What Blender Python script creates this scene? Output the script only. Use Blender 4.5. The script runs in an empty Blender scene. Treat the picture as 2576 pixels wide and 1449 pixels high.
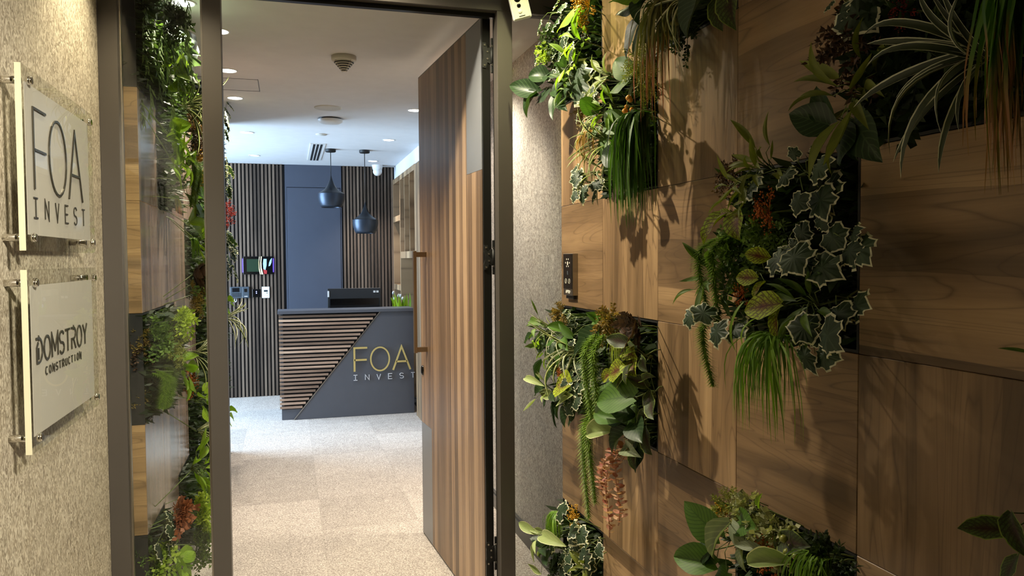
import bpy, math, random
from mathutils import Vector, Matrix
PI = math.pi
SC = bpy.context.scene
COL = SC.collection
# ------------------------------------------------------------------ camera
cam = bpy.data.objects.new('camera', bpy.data.cameras.new('camera'))
COL.objects.link(cam)
SC.camera = cam
F_PX, YAW, PITCH, ROLL = 1944.9, 0.280778, -0.0375663, 0.00675061
cam.data.sensor_width = 36.0
cam.data.lens = F_PX / 2576 * 36.0
cam.data.clip_start = 0.02
fw = Vector((math.sin(YAW)*math.cos(PITCH), math.cos(YAW)*math.cos(PITCH), math.sin(PITCH)))
rt = Vector((math.cos(YAW), -math.sin(YAW), 0))
dn = fw.cross(rt)
rt2 = rt*math.cos(ROLL) + dn*math.sin(ROLL)
dn2 = -rt*math.sin(ROLL) + dn*math.cos(ROLL)
m = Matrix((rt2, -dn2, -fw)).transposed().to_4x4()
m.translation = Vector((0, 0, 1.5))
cam.matrix_world = m
# ------------------------------------------------------------------ world, exposure, lights
SC.view_settings.view_transform = 'Standard'
SC.view_settings.look = 'None'
SC.view_settings.gamma = 1.0
SC.view_settings.use_curve_mapping = False
SC.view_settings.exposure = 0.62
SC.cycles.use_denoising = True
SC.cycles.max_bounces = 7
SC.cycles.transparent_max_bounces = 24
SC.cycles.sample_clamp_indirect = 6.0
W = bpy.data.worlds.new('world'); SC.world = W; W.use_nodes = True
W.node_tree.nodes['Background'].inputs[0].default_value = (0.45, 0.65, 1.0, 1)
W.node_tree.nodes['Background'].inputs[1].default_value = 0.8
WARM = (1.0, 0.83, 0.60); NEUT = (1.0, 0.93, 0.84); DAY = (0.50, 0.73, 1.0)
def spot(name, loc, aim, power, color, angle, blend=0.6, r=0.03):
    l = bpy.data.lights.new(name, 'SPOT'); l.energy = power; l.color = color
    l.spot_size = math.radians(angle); l.spot_blend = blend; l.shadow_soft_size = r
    o = bpy.data.objects.new(name, l); COL.objects.link(o); o.location = loc
    o.rotation_euler = (Vector(aim)-Vector(loc)).to_track_quat('-Z', 'Y').to_euler()
    return o
def area(name, loc, aim, power, color, sx, sy):
    l = bpy.data.lights.new(name, 'AREA'); l.energy = power; l.color = color
    l.shape = 'RECTANGLE'; l.size = sx; l.size_y = sy
    o = bpy.data.objects.new(name, l); COL.objects.link(o); o.location = loc
    o.rotation_euler = (Vector(aim)-Vector(loc)).to_track_quat('-Z', 'Y').to_euler()
    return o
# foyer spotlights (their fittings are built below, in the foyer ceiling)
FOYER_SPOTS = [((0.04, 2.76, 2.70), (1.66, 2.72, 0), 145, (1.0, 0.89, 0.67), 96),
               ((0.80, 2.66, 2.70), (0.84, 2.60, 0), 24, (0.98, 0.94, 0.50), 120),
               ((-0.36, 2.62, 2.70), (-0.44, 2.60, 0), 46, (1.0, 0.86, 0.60), 105),
               ((0.80, -0.10, 2.70), (-0.618, 1.85, 1.15), 600, (1.0, 0.90, 0.74), 52)]
for i, (p, a, e, c, g) in enumerate(FOYER_SPOTS):
    spot('foyer_spot_%d' % (i+1), (p[0], p[1], p[2]-0.012), a, e, c, g, 0.8, 0.10 if i == 3 else 0.022)
# office downlights: X, Y on the 2.56 m ceiling
LEFT_ROW = [(-0.40, 3.46), (-0.295, 3.84), (-0.308, 4.614), (-0.318, 5.373), (-0.311, 6.786), (-0.314, 8.247)]
RIGHT_ROW = [(0.88, 3.62), (0.88, 4.12), (0.877, 5.502), (0.869, 6.918), (0.886, 8.424)]
for i, (x, y) in enumerate(LEFT_ROW + RIGHT_ROW):
    e = 34
    if i in (0, 1): e = 78
    if i in (2, 3): e = 58
    if i == 6: e = 50
    if i == 7: e = 85
    if i == 10: e = 60
    if i == 5: e = 5
    spot('office_spot_%d' % (i+1), (x, y, 2.543), (x, y, 0), e, (1.0, 0.87, 0.70) if y < 5.45 else NEUT, 74 if i == 6 else 128 if (i < 4 or i == 7) else 96, 0.9, 0.03)
area('daylight', (-2.55, 7.35, 1.45), (0.6, 7.0, 1.2), 250, DAY, 1.9, 2.2)
area('shelf_strip', (1.30, 7.87, 2.385), (1.30, 7.87, 0), 4.0, (1.0, 0.72, 0.42), 0.04, 0.9)
# ------------------------------------------------------------------ mesh helpers
class MB:
    def __init__(s): s.v = []; s.f = []; s.uv = []; s.sm = []
    def face(s, ids, uvs=None, smooth=False):
        s.f.append(tuple(ids)); s.sm.append(smooth)
        s.uv.extend(uvs if uvs else [(0.5, 0.5)]*len(ids))
    def box(s, x0, x1, y0, y1, z0, z1):
        b = len(s.v)
        s.v += [(x0,y0,z0),(x1,y0,z0),(x1,y1,z0),(x0,y1,z0),(x0,y0,z1),(x1,y0,z1),(x1,y1,z1),(x0,y1,z1)]
        for q in ((0,3,2,1),(4,5,6,7),(0,1,5,4),(1,2,6,5),(2,3,7,6),(3,0,4,7)): s.face([b+i for i in q])
        return s
    def prism(s, pts, p2w, d0, d1):
        """2D polygon pts extruded between depths d0, d1; p2w(a, b, d) -> world."""
        n = len(pts); b = len(s.v)
        s.v += [tuple(p2w(a, c, d0)) for a, c in pts] + [tuple(p2w(a, c, d1)) for a, c in pts]
        s.face(list(range(b+n-1, b-1, -1))); s.face(list(range(b+n, b+2*n)))
        for i in range(n):
            j = (i+1) % n; s.face([b+i, b+j, b+n+j, b+n+i])
        return s
    def cyl(s, p0, p1, r0, r1=None, n=16, caps=True, smooth=True):
        r1 = r0 if r1 is None else r1
        p0 = Vector(p0); p1 = Vector(p1); d = (p1-p0).normalized()
        a = d.orthogonal().normalized(); c = d.cross(a); b = len(s.v)
        for p, r in ((p0, r0), (p1, r1)):
            s.v += [tuple(p + (a*math.cos(2*PI*i/n) + c*math.sin(2*PI*i/n))*r) for i in range(n)]
        for i in range(n):
            j = (i+1) % n; s.face([b+i, b+j, b+n+j, b+n+i], None, smooth)
        if caps: s.face(list(range(b+n-1, b-1, -1))); s.face(list(range(b+n, b+2*n)))
        return s
    def lathe(s, prof, n=32, c=(0, 0, 0), smooth=True):
        b = len(s.v); k = len(prof)
        for r, z in prof:
            s.v += [(c[0]+r*math.cos(2*PI*i/n), c[1]+r*math.sin(2*PI*i/n), c[2]+z) for i in range(n)]
        for q in range(k-1):
            for i in range(n):
                j = (i+1) % n; s.face([b+q*n+i, b+q*n+j, b+(q+1)*n+j, b+(q+1)*n+i], None, smooth)
        return s
    def tube(s, pts, r, n=6, r1=None):
        pts = [Vector(p) for p in pts]; b = len(s.v); k = len(pts)
        for q, p in enumerate(pts):
            d = (pts[min(q+1, k-1)] - pts[max(q-1, 0)]).normalized()
            a = d.cross(Vector((0.3, 0.5, 0.81))).normalized(); c = d.cross(a)
            rr = r if r1 is None else r + (r1-r)*q/(k-1)
            s.v += [tuple(p + (a*math.cos(2*PI*i/n) + c*math.sin(2*PI*i/n))*rr) for i in range(n)]
        for q in range(k-1):
            for i in range(n):
                j = (i+1) % n; s.face([b+q*n+i, b+q*n+j, b+(q+1)*n+j, b+(q+1)*n+i], None, True)
        s.face(list(range(b+n-1, b-1, -1))); s.face(list(range(b+(k-1)*n, b+k*n)))
        return s
    def mesh(s, name):
        me = bpy.data.meshes.new(name); me.from_pydata(s.v, [], s.f); me.update()
        me.polygons.foreach_set('use_smooth', s.sm)
        l = me.uv_layers.new(name='UVMap'); l.data.foreach_set('uv', [c for uv in s.uv for c in uv])
        return me
def obj(name, data, mat=None, parent=None, bevel=0, seg=2):
    if isinstance(data, MB): data = data.mesh(name)
    if mat and not data.materials: data.materials.append(mat)
    o = bpy.data.objects.new(name, data); COL.objects.link(o)
    if parent: o.parent = parent
    if bevel:
        b = o.modifiers.new('bevel', 'BEVEL'); b.width = bevel; b.segments = seg; b.limit_method = 'ANGLE'
    return o
def tag(o, label=None, cat=None, group=None, kind=None):
    for k, v in (('label', label), ('category', cat), ('group', group), ('kind', kind)):
        if v: o[k] = v
    return o
def thing(name, label, cat, loc=(0, 0, 0), group=None):
    o = bpy.data.objects.new(name, None); COL.objects.link(o); o.location = loc; o.empty_display_size = 0.05
    return tag(o, label, cat, group)
def struct(name, loc=(0, 0, 0)):
    o = bpy.data.objects.new(name, None); COL.objects.link(o); o.location = loc
    o['kind'] = 'structure'; return o
def B(*a): return MB().box(*a)
# ------------------------------------------------------------------ materials
def newmat(name):
    m = bpy.data.materials.new(name); m.use_nodes = True
    nt = m.node_tree; p = nt.nodes['Principled BSDF']
    return m, nt, p
def N(nt, t, **kw):
    n = nt.nodes.new(t)
    for k, v in kw.items():
        if k.startswith('i_'): n.inputs[int(k[2:])].default_value = v
        else: setattr(n, k, v)
    return n
def L(nt, a, b): nt.links.new(a, b)
def rgb(r, g, b):
    f = lambda c: (c/255/12.92) if c/255 <= 0.04045 else ((c/255+0.055)/1.055)**2.4
    return (f(r), f(g), f(b), 1)
def plain(name, c, rough=0.5, metal=0.0, spec=0.5, bump=0.0, bscale=200):
    m, nt, p = newmat(name)
    p.inputs['Base Color'].default_value = c; p.inputs['Roughness'].default_value = rough
    p.inputs['Metallic'].default_value = metal; p.inputs['Specular IOR Level'].default_value = spec
    tc = N(nt, 'ShaderNodeTexCoord'); no = N(nt, 'ShaderNodeTexNoise')
    no.inputs['Scale'].default_value = bscale if bump else 9.0; no.inputs['Detail'].default_value = 4
    L(nt, tc.outputs['Object'], no.inputs['Vector'])
    mx = N(nt, 'ShaderNodeMix', data_type='RGBA', blend_type='MULTIPLY')
    mx.inputs[0].default_value = 0.12; mx.inputs[6].default_value = c
    L(nt, no.outputs['Fac'], mx.inputs[7]); L(nt, mx.outputs[2], p.inputs['Base Color'])
    if bump:
        bm = N(nt, 'ShaderNodeBump'); bm.inputs['Strength'].default_value = bump; bm.inputs['Distance'].default_value = 0.002
        L(nt, no.outputs['Fac'], bm.inputs['Height']); L(nt, bm.outputs[0], p.inputs['Normal'])
    return m
def emit(name, c, e):
    m, nt, p = newmat(name)
    p.inputs['Base Color'].default_value = c; p.inputs['Emission Color'].default_value = c
    p.inputs['Emission Strength'].default_value = e
    return m
def math_(nt, op, a, b=None, c=None):
    n = N(nt, 'ShaderNodeMath', operation=op)
    for i, v in enumerate((a, b, c)):
        if v is None: continue
        if isinstance(v, (int, float)): n.inputs[i].default_value = v
        else: L(nt, v, n.inputs[i])
    return n.outputs[0]
def mixc(nt, fac, a, b, blend='MIX'):
    n = N(nt, 'ShaderNodeMix', data_type='RGBA', blend_type=blend)
    for i, v in ((0, fac), (6, a), (7, b)):
        if isinstance(v, (int, float, tuple)): n.inputs[i].default_value = v
        else: L(nt, v, n.inputs[i])
    return n.outputs[2]
def ramp(nt, fac, stops):
    r = N(nt, 'ShaderNodeValToRGB'); L(nt, fac, r.inputs[0])
    e = r.color_ramp.elements
    while len(e) < len(stops): e.new(0.5)
    for x, (p, c) in zip(e, stops): x.position = p; x.color = c
    return r.outputs[0]
def wood(name, along, across, tone=1.0, grey=0.0, rough=0.42, plank=0.145, figure=1.0):
    """walnut-like laminate; along, across: object axes 0, 1, 2 of the grain and of the plank steps."""
    m, nt, p = newmat(name)
    tc = N(nt, 'ShaderNodeTexCoord'); oi = N(nt, 'ShaderNodeObjectInfo')
    sep = N(nt, 'ShaderNodeSeparateXYZ'); L(nt, tc.outputs['Object'], sep.inputs[0])
    rnd = oi.outputs['Random']
    a = sep.outputs[along]; c = sep.outputs[across]
    def vec(sa, sc, off):
        n = N(nt, 'ShaderNodeCombineXYZ')
        L(nt, math_(nt, 'MULTIPLY_ADD', a, sa, math_(nt, 'MULTIPLY', rnd, 37.0+off)), n.inputs[0])
        L(nt, math_(nt, 'MULTIPLY_ADD', c, sc, math_(nt, 'MULTIPLY', rnd, 91.0+off)), n.inputs[1])
        n.inputs[2].default_value = off
        return n.outputs[0]
    def noise(v, detail, dist=0.0, rgh=0.55):
        n = N(nt, 'ShaderNodeTexNoise'); L(nt, v, n.inputs['Vector'])
        n.inputs['Scale'].default_value = 1; n.inputs['Detail'].default_value = detail
        n.inputs['Distortion'].default_value = dist; n.inputs['Roughness'].default_value = rgh
        return n.outputs['Fac']
    st = N(nt, 'ShaderNodeTexWhiteNoise', noise_dimensions='1D')
    wob = math_(nt, 'MULTIPLY_ADD', noise(vec(1.2, 2.0, 5.0), 2), 0.35, math_(nt, 'MULTIPLY_ADD', c, 1/plank, math_(nt, 'MULTIPLY', rnd, 53.0)))
    L(nt, math_(nt, 'FLOOR', wob), st.inputs['W'])
    bands = noise(vec(0.7, 9.0, 1.0), 5, 0.6)
    fig = noise(vec(0.8, 8.0, 2.0), 2.0, 0.4)
    rings = math_(nt, 'ABSOLUTE', math_(nt, 'SINE', math_(nt, 'MULTIPLY', fig, 52.0)))
    line = math_(nt, 'POWER', math_(nt, 'SUBTRACT', 1.0, rings), 5.0)
    fine = noise(vec(7.0, 230.0, 3.0), 4, 0.2, 0.7)
    g = 1.0 - grey
    c1 = (0.120*tone, 0.073*tone*(1+.12*grey), 0.034*tone*(1+.8*grey), 1)
    c2 = (0.250*tone, 0.154*tone*(1+.12*grey), 0.073*tone*(1+.8*grey), 1)
    c3 = (0.42*tone, 0.272*tone*(1+.12*grey), 0.130*tone*(1+.8*grey), 1)
    base = ramp(nt, math_(nt, 'MULTIPLY_ADD', bands, 1.0, math_(nt, 'MULTIPLY_ADD', st.outputs['Value'], 0.42, -0.22)), [(0.28, c1), (0.5, c2), (0.74, c3)])
    col = mixc(nt, math_(nt, 'MULTIPLY', line, 0.5*figure), base, (0.07*tone, 0.04*tone, 0.022*tone, 1))
    col = mixc(nt, math_(nt, 'MULTIPLY', math_(nt, 'SUBTRACT', 1.0, fine), 0.55), col, mixc(nt, 1.0, col, (0.52, 0.48, 0.45, 1), 'MULTIPLY'))
    L(nt, col, p.inputs['Base Color'])
    p.inputs['Roughness'].default_value = rough; p.inputs['Specular IOR Level'].default_value = 0.35
    bm = N(nt, 'ShaderNodeBump'); bm.inputs['Strength'].default_value = 0.12; bm.inputs['Distance'].default_value = 0.001
    L(nt, fine, bm.inputs['Height']); L(nt, bm.outputs[0], p.inputs['Normal'])
    return m
def wallpaper(name, c1, c2, c3, axis=1, sheen=0.0):
    m, nt, p = newmat(name)
    tc = N(nt, 'ShaderNodeTexCoord')
    def nz(sc, detail, dist, stretch=(1, 1, 1)):
        mp = N(nt, 'ShaderNodeMapping'); mp.inputs['Scale'].default_value = stretch
        L(nt, tc.outputs['Object'], mp.inputs[0])
        n = N(nt, 'ShaderNodeTexNoise'); L(nt, mp.outputs[0], n.inputs['Vector'])
        n.inputs['Scale'].default_value = sc; n.inputs['Detail'].default_value = detail; n.inputs['Distortion'].default_value = dist
        return n.outputs['Fac']
    a = nz(85, 3, 2.4, (1, 1, 0.5)); b = nz(40, 4, 2.5, (1, 1, 0.4)); d = nz(6, 3, 0.5)
    fleck = ramp(nt, a, [(0.44, (0, 0, 0, 1)), (0.60, (1, 1, 1, 1))])
    base = ramp(nt, b, [(0.35, c1), (0.62, c2)])
    col = mixc(nt, fleck, base, c3)
    col = mixc(nt, 0.25, col, mixc(nt, 1.0, col, d, 'MULTIPLY'))
    L(nt, col, p.inputs['Base Color'])
    p.inputs['Roughness'].default_value = 0.55; p.inputs['Metallic'].default_value = sheen
    bm = N(nt, 'ShaderNodeBump'); bm.inputs['Strength'].default_value = 0.5; bm.inputs['Distance'].default_value = 0.0015
    L(nt, a, bm.inputs['Height']); L(nt, bm.outputs[0], p.inputs['Normal'])
    return m
def carpet(name):
    m, nt, p = newmat(name)
    tc = N(nt, 'ShaderNodeTexCoord'); oi = N(nt, 'ShaderNodeObjectInfo')
    mp = N(nt, 'ShaderNodeMapping'); mp.inputs['Scale'].default_value = (1, 1.0, 1); L(nt, tc.outputs['Object'], mp.inputs[0])
    ad = N(nt, 'ShaderNodeVectorMath', operation='ADD'); L(nt, mp.outputs[0], ad.inputs[0]); L(nt, oi.outputs['Location'], ad.inputs[1])
    def nz(sc, detail, dist):
        n = N(nt, 'ShaderNodeTexNoise'); L(nt, ad.outputs[0], n.inputs['Vector'])
        n.inputs['Scale'].default_value = sc; n.inputs['Detail'].default_value = detail; n.inputs['Distortion'].default_value = dist
        return n.outputs['Fac']
    a = nz(150, 4, 1.2); b = nz(14, 4, 1.0)
    col = ramp(nt, a, [(0.34, (0.19, 0.165, 0.145, 1)), (0.50, (0.36, 0.32, 0.285, 1)), (0.66, (0.62, 0.57, 0.51, 1))])
    t = math_(nt, 'MULTIPLY_ADD', oi.outputs['Random'], 0.22, math_(nt, 'MULTIPLY_ADD', b, 0.35, 0.70))
    hsv = N(nt, 'ShaderNodeHueSaturation'); L(nt, col, hsv.inputs['Color']); L(nt, t, hsv.inputs['Value'])
    L(nt, hsv.outputs[0], p.inputs['Base Color']); p.inputs['Roughness'].default_value = 0.95
    p.inputs['Specular IOR Level'].default_value = 0.1
    bm = N(nt, 'ShaderNodeBump'); bm.inputs['Strength'].default_value = 0.6; bm.inputs['Distance'].default_value = 0.002
    L(nt, a, bm.inputs['Height']); L(nt, bm.outputs[0], p.inputs['Normal'])
    return m
def glass(name, tint=(1, 1, 1, 1), amount=1.0):
    m = bpy.data.materials.new(name); m.use_nodes = True; nt = m.node_tree; nt.nodes.clear()
    o = N(nt, 'ShaderNodeOutputMaterial'); mx = N(nt, 'ShaderNodeMixShader'); t = N(nt, 'ShaderNodeBsdfTransparent')
    g = N(nt, 'ShaderNodeBsdfGlossy'); ge = N(nt, 'ShaderNodeNewGeometry'); dp_ = N(nt, 'ShaderNodeVectorMath', operation='DOT_PRODUCT')
    L(nt, ge.outputs['Normal'], dp_.inputs[0]); L(nt, ge.outputs['Incoming'], dp_.inputs[1])
    fz = math_(nt, 'MULTIPLY_ADD', math_(nt, 'POWER', math_(nt, 'SUBTRACT', 1.0, math_(nt, 'ABSOLUTE', dp_.outputs['Value'])), 5.0), 0.96*amount, 0.04*amount)
    t.inputs[0].default_value = tint; g.inputs['Roughness'].default_value = 0.0
    L(nt, fz, mx.inputs[0]); L(nt, t.outputs[0], mx.inputs[1]); L(nt, g.outputs[0], mx.inputs[2]); L(nt, mx.outputs[0], o.inputs[0])
    return m
def leafmat(name, dark, light, vein=None, rim=None, rimw=0.12, mode='pinnate', heart=None, rough=0.5, veinw=0.25, nv=9, tr=0.25, strength=0.5):
    """colour on the leaf's own UV: u across (0..1), v from stalk to tip."""
    m, nt, p = newmat(name)
    uv = N(nt, 'ShaderNodeUVMap'); oi = N(nt, 'ShaderNodeObjectInfo')
    sp = N(nt, 'ShaderNodeSeparateXYZ'); L(nt, uv.outputs[0], sp.inputs[0])
    u, v = sp.outputs[0], sp.outputs[1]
    A = math_(nt, 'ABSOLUTE', math_(nt, 'MULTIPLY_ADD', u, 2.0, -1.0)) if mode in ('pinnate', 'stripe') else u
    tc = N(nt, 'ShaderNodeTexCoord'); no = N(nt, 'ShaderNodeTexNoise'); L(nt, tc.outputs['Object'], no.inputs['Vector'])
    no.inputs['Scale'].default_value = 3.5; no.inputs['Detail'].default_value = 3
    if mode == 'random': fac = math_(nt, 'MULTIPLY_ADD', u, 0.8, math_(nt, 'MULTIPLY', no.outputs['Fac'], 0.2))
    else: fac = math_(nt, 'MULTIPLY_ADD', no.outputs['Fac'], 0.7, math_(nt, 'MULTIPLY_ADD', oi.outputs['Random'], 0.6, -0.15))
    col = mixc(nt, fac, dark, light)
    if heart: col = mixc(nt, math_(nt, 'SMOOTH_MAX', math_(nt, 'SUBTRACT', 1.0, math_(nt, 'MULTIPLY_ADD', A, 1.5, math_(nt, 'MULTIPLY', math_(nt, 'ABSOLUTE', math_(nt, 'SUBTRACT', v, 0.45)), 1.3))), 0.0, 0.1), col, heart)
    if vein and mode == 'pinnate':
        s = math_(nt, 'SINE', math_(nt, 'MULTIPLY', math_(nt, 'MULTIPLY_ADD', A, -0.32, v), nv*2*PI))
        lat = math_(nt, 'GREATER_THAN', s, 1-veinw)
        if heart:   # net of small veins for coleus
            vo = N(nt, 'ShaderNodeTexVoronoi', feature='DISTANCE_TO_EDGE'); mp = N(nt, 'ShaderNodeMapping')
            mp.inputs['Scale'].default_value = (9, 9, 9); L(nt, uv.outputs[0], mp.inputs[0]); L(nt, mp.outputs[0], vo.inputs['Vector']); vo.inputs['Scale'].default_value = 1
            lat = math_(nt, 'MAXIMUM', lat, math_(nt, 'MULTIPLY', math_(nt, 'LESS_THAN', vo.outputs['Distance'], 0.06), math_(nt, 'LESS_THAN', A, 0.8)))
        mid = math_(nt, 'LESS_THAN', A, 0.05)
        col = mixc(nt, math_(nt, 'MULTIPLY', math_(nt, 'MAXIMUM', lat, mid), strength), col, vein)
    if vein and mode == 'radial':
        s = math_(nt, 'SINE', math_(nt, 'MULTIPLY', v, 5*2*PI))
        col = mixc(nt, math_(nt, 'MULTIPLY', math_(nt, 'GREATER_THAN', s, 0.9), strength), col, vein)
    if rim: 
        w = math_(nt, 'MULTIPLY_ADD', no.outputs['Fac'], -rimw*1.2, 1-rimw*0.4)
        col = mixc(nt, math_(nt, 'GREATER_THAN', A, w), col, rim)
    L(nt, col, p.inputs['Base Color']); p.inputs['Roughness'].default_value = rough; p.inputs['Specular IOR Level'].default_value = 0.35
    tl = N(nt, 'ShaderNodeBsdfTranslucent'); mx = N(nt, 'ShaderNodeMixShader'); mx.inputs[0].default_value = tr
    L(nt, mixc(nt, 1.0, col, (1.5, 1.6, 0.7, 1), 'MULTIPLY'), tl.inputs[0])
    L(nt, p.outputs[0], mx.inputs[1]); L(nt, tl.outputs[0], mx.inputs[2]); L(nt, mx.outputs[0], nt.nodes['Material Output'].inputs[0])
    return m
M = {}
M['wood_h'] = wood('walnut_grain_level', 1, 2, 0.95, 0.12)
M['wood_v'] = wood('walnut_grain_upright', 2, 1, 0.95, 0.12, plank=0.12)
M['wood_end'] = wood('walnut_end', 0, 2, 1.25)
M['wood_door'] = wood('walnut_door', 2, 1, 0.92, 0.4, 0.4, 0.055, 0.4)
M['wood_box'] = wood('walnut_box', 2, 1, 1.1, 1.0, 0.22, 0.3, 0.3)  # greyed, lightened walnut: hazy reflection of the glass painted into the box faces
M['wood_boxend'] = wood('walnut_box_end', 0, 2, 1.5, 0, 0.4)
M['slat'] = wood('slat_wood', 2, 0, 0.52, 0.7, 0.5, 0.05, 0.3)
M['slat_level'] = wood('slat_level', 0, 2, 1.7, 0.8, 0.5, 0.05, 0.3)
M['shelf_wood'] = wood('shelf_wood', 2, 1, 1.25, 0.2, 0.5)
M['paper_left'] = wallpaper('wallpaper_left', rgb(128, 118, 98), rgb(164, 153, 131), rgb(214, 206, 184), sheen=0.0)
M['paper_right'] = wallpaper('wallpaper_right', rgb(124, 118, 113), rgb(158, 152, 147), rgb(212, 208, 202))
M['carpet'] = carpet('carpet')
M['ceiling'] = plain('ceiling_paint', rgb(216, 214, 212), 0.9, spec=0.1)
M['paint'] = plain('wall_paint', rgb(215, 216, 220), 0.85, spec=0.1)
M['frame'] = plain('anodised_frame', rgb(78, 73, 67), 0.42, 0.25)
M['frame_in'] = plain('frame_inner', rgb(30, 30, 29), 0.3, 0.4)
M['graphite'] = plain('graphite_laminate', rgb(82, 84, 91), 0.45)
M['graphite_light'] = plain('graphite_inlay', rgb(104, 106, 110), 0.35)
M['graphite_blue'] = plain('graphite_door', rgb(66, 70, 82), 0.5)
M['black'] = plain('black_liner', rgb(12, 12, 12), 0.6)
M['blackgloss'] = plain('black_gloss', rgb(10, 10, 12), 0.12)
M['slat_back'] = plain('slat_backing', rgb(24, 24, 27), 0.7)
M['chrome'] = plain('chrome', rgb(225, 222, 215), 0.08, 1.0)
M['steel'] = plain('brushed_steel', rgb(170, 165, 155), 0.3, 1.0)
M['bronze'] = plain('bronze_handle', rgb(140, 118, 92), 0.35, 0.8)
M['white'] = plain('white_plastic', rgb(225, 224, 220), 0.4)
M['offwhite'] = plain('offwhite_plastic', rgb(205, 200, 188), 0.5)
M['dark'] = plain('dark_plastic', rgb(38, 40, 42), 0.4)
M['clock'] = plain('clock_plastic', rgb(62, 68, 74), 0.4)
M['gold'] = plain('gold_letters', rgb(226, 204, 130), 0.35, 0.55)
M['silver'] = plain('silver_letters', rgb(225, 226, 230), 0.35, 0.3)
M['letter_dark'] = plain('letter_dark', rgb(74, 70, 58), 0.25, 0.6)
M['frost'] = plain('frosted_film', rgb(184, 181, 172), 0.5)
M['base'] = plain('baseboard_metal', rgb(92, 92, 92), 0.35, 0.6)
M['glass'] = glass('clear_glass', (0.96, 0.98, 0.96, 1), 0.9)
M['acrylic'] = glass('acrylic', (0.95, 0.955, 0.93, 1), 0.45)
M['acrylic_edge'] = plain('acrylic_edge', rgb(206, 202, 172), 0.2)
M['pendant'] = plain('pendant_metal', rgb(40, 44, 50), 0.32, 0.6)
M['pendant_low'] = plain('pendant_lower', rgb(58, 66, 78), 0.38, 0.6)
M['lamp'] = emit('lamp_lens', (1.0, 0.95, 0.86, 1), 9)
M['lamp_dim'] = emit('lamp_lens_dim', (0.9, 0.93, 1.0, 1), 0.9)
M['led_blue'] = emit('led_blue', (0.08, 0.05, 1.0, 1), 3)
M['led_dot'] = emit('led_dot', (0.25, 0.3, 1.0, 1), 6)
GR = lambda a, b, c: rgb(a, b, c)
M['l_dark'] = leafmat('leaf_dark', GR(22, 38, 20), GR(46, 70, 36), GR(90, 112, 74), rough=0.4, strength=0.25, nv=7)
M['l_mid'] = leafmat('leaf_mid', GR(48, 80, 26), GR(90, 126, 42), GR(38, 66, 22), strength=0.45, nv=10, veinw=0.35)
M['l_lime'] = leafmat('leaf_lime', GR(96, 134, 30), GR(160, 190, 62), GR(74, 108, 26), strength=0.35, nv=8, tr=0.35)
M['l_slate'] = leafmat('leaf_slate', GR(44, 58, 46), GR(70, 88, 72), GR(98, 114, 96), strength=0.3, nv=10)
M['l_silver'] = leafmat('leaf_silver', GR(104, 116, 92), GR(146, 156, 126), GR(180, 186, 150), strength=0.25, nv=6)
M['l_pale'] = leafmat('leaf_pale', GR(108, 126, 74), GR(148, 160, 102), GR(100, 118, 66), rim=GR(204, 206, 160), rimw=0.08, strength=0.25, nv=6)
M['l_ivy'] = leafmat('leaf_ivy', GR(28, 44, 28), GR(56, 76, 50), GR(104, 122, 92), GR(206, 206, 180), 0.11, 'radial', strength=0.16)
M['l_coleus'] = leafmat('leaf_coleus', GR(118, 140, 20), GR(164, 182, 36), GR(64, 22, 16), heart=GR(104, 18, 24), rough=0.65, nv=7, veinw=0.4, strength=0.75)
M['l_striped'] = leafmat('leaf_striped', GR(50, 66, 34), GR(84, 104, 50), GR(38, 26, 22), rim=GR(128, 144, 70), rimw=0.1, heart=GR(58, 24, 20), nv=9, veinw=0.7, strength=0.6)
M['l_brown'] = leafmat('leaf_brown', GR(56, 44, 32), GR(84, 66, 46), GR(30, 20, 16), nv=11, veinw=0.7, strength=0.7)
M['l_spider'] = leafmat('leaf_spider', GR(52, 66, 40), GR(86, 102, 62), rim=GR(222, 222, 200), rimw=0.36, mode='stripe')
M['l_spider_g'] = leafmat('leaf_spider_grey', GR(48, 56, 42), GR(70, 80, 58), rim=GR(205, 208, 186), rimw=0.2, mode='stripe')
M['l_lance'] = leafmat('leaf_lance', GR(50, 76, 28), GR(98, 126, 48), GR(130, 150, 80), strength=0.2, nv=1)
M['l_olive'] = leafmat('leaf_olive', GR(84, 92, 32), GR(128, 138, 52), GR(70, 78, 28), strength=0.2, nv=1)
M['l_vine'] = leafmat('leaf_vine', GR(84, 112, 62), GR(140, 166, 100), GR(170, 186, 130), rim=GR(166, 184, 124), rimw=0.1, strength=0.3, nv=4)
def rnd_mat(n, a, b, **k): M[n] = leafmat(n, a, b, mode='random', **k)
rnd_mat('b_dark', GR(20, 32, 18), GR(62, 80, 42)); rnd_mat('b_green', GR(46, 70, 30), GR(120, 148, 72))
rnd_mat('b_lime', GR(96, 124, 30), GR(186, 204, 84), tr=0.35); rnd_mat('b_needle', GR(84, 92, 34), GR(160, 166, 78))
rnd_mat('b_moss', GR(90, 76, 32), GR(156, 132, 60)); rnd_mat('b_rust', GR(70, 70, 34), GR(150, 118, 52))
rnd_mat('b_brown', GR(40, 30, 24), GR(92, 66, 48)); rnd_mat('b_copper', GR(96, 48, 28), GR(168, 104, 70))
rnd_mat('b_round', GR(72, 84, 44), GR(196, 196, 150)); rnd_mat('b_yellow', GR(170, 120, 20), GR(226, 184, 52))
rnd_mat('b_orange', GR(150, 72, 22), GR(206, 120, 44)); rnd_mat('b_red', GR(96, 24, 22), GR(168, 56, 40))
rnd_mat('b_sedum', GR(150, 76, 74), GR(220, 190, 160)); rnd_mat('b_tassel', GR(64, 96, 26), GR(136, 164, 66))
rnd_mat('g_green', GR(66, 104, 26), GR(134, 170, 60)); rnd_mat('g_dark', GR(20, 48, 14), GR(84, 122, 44))
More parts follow.
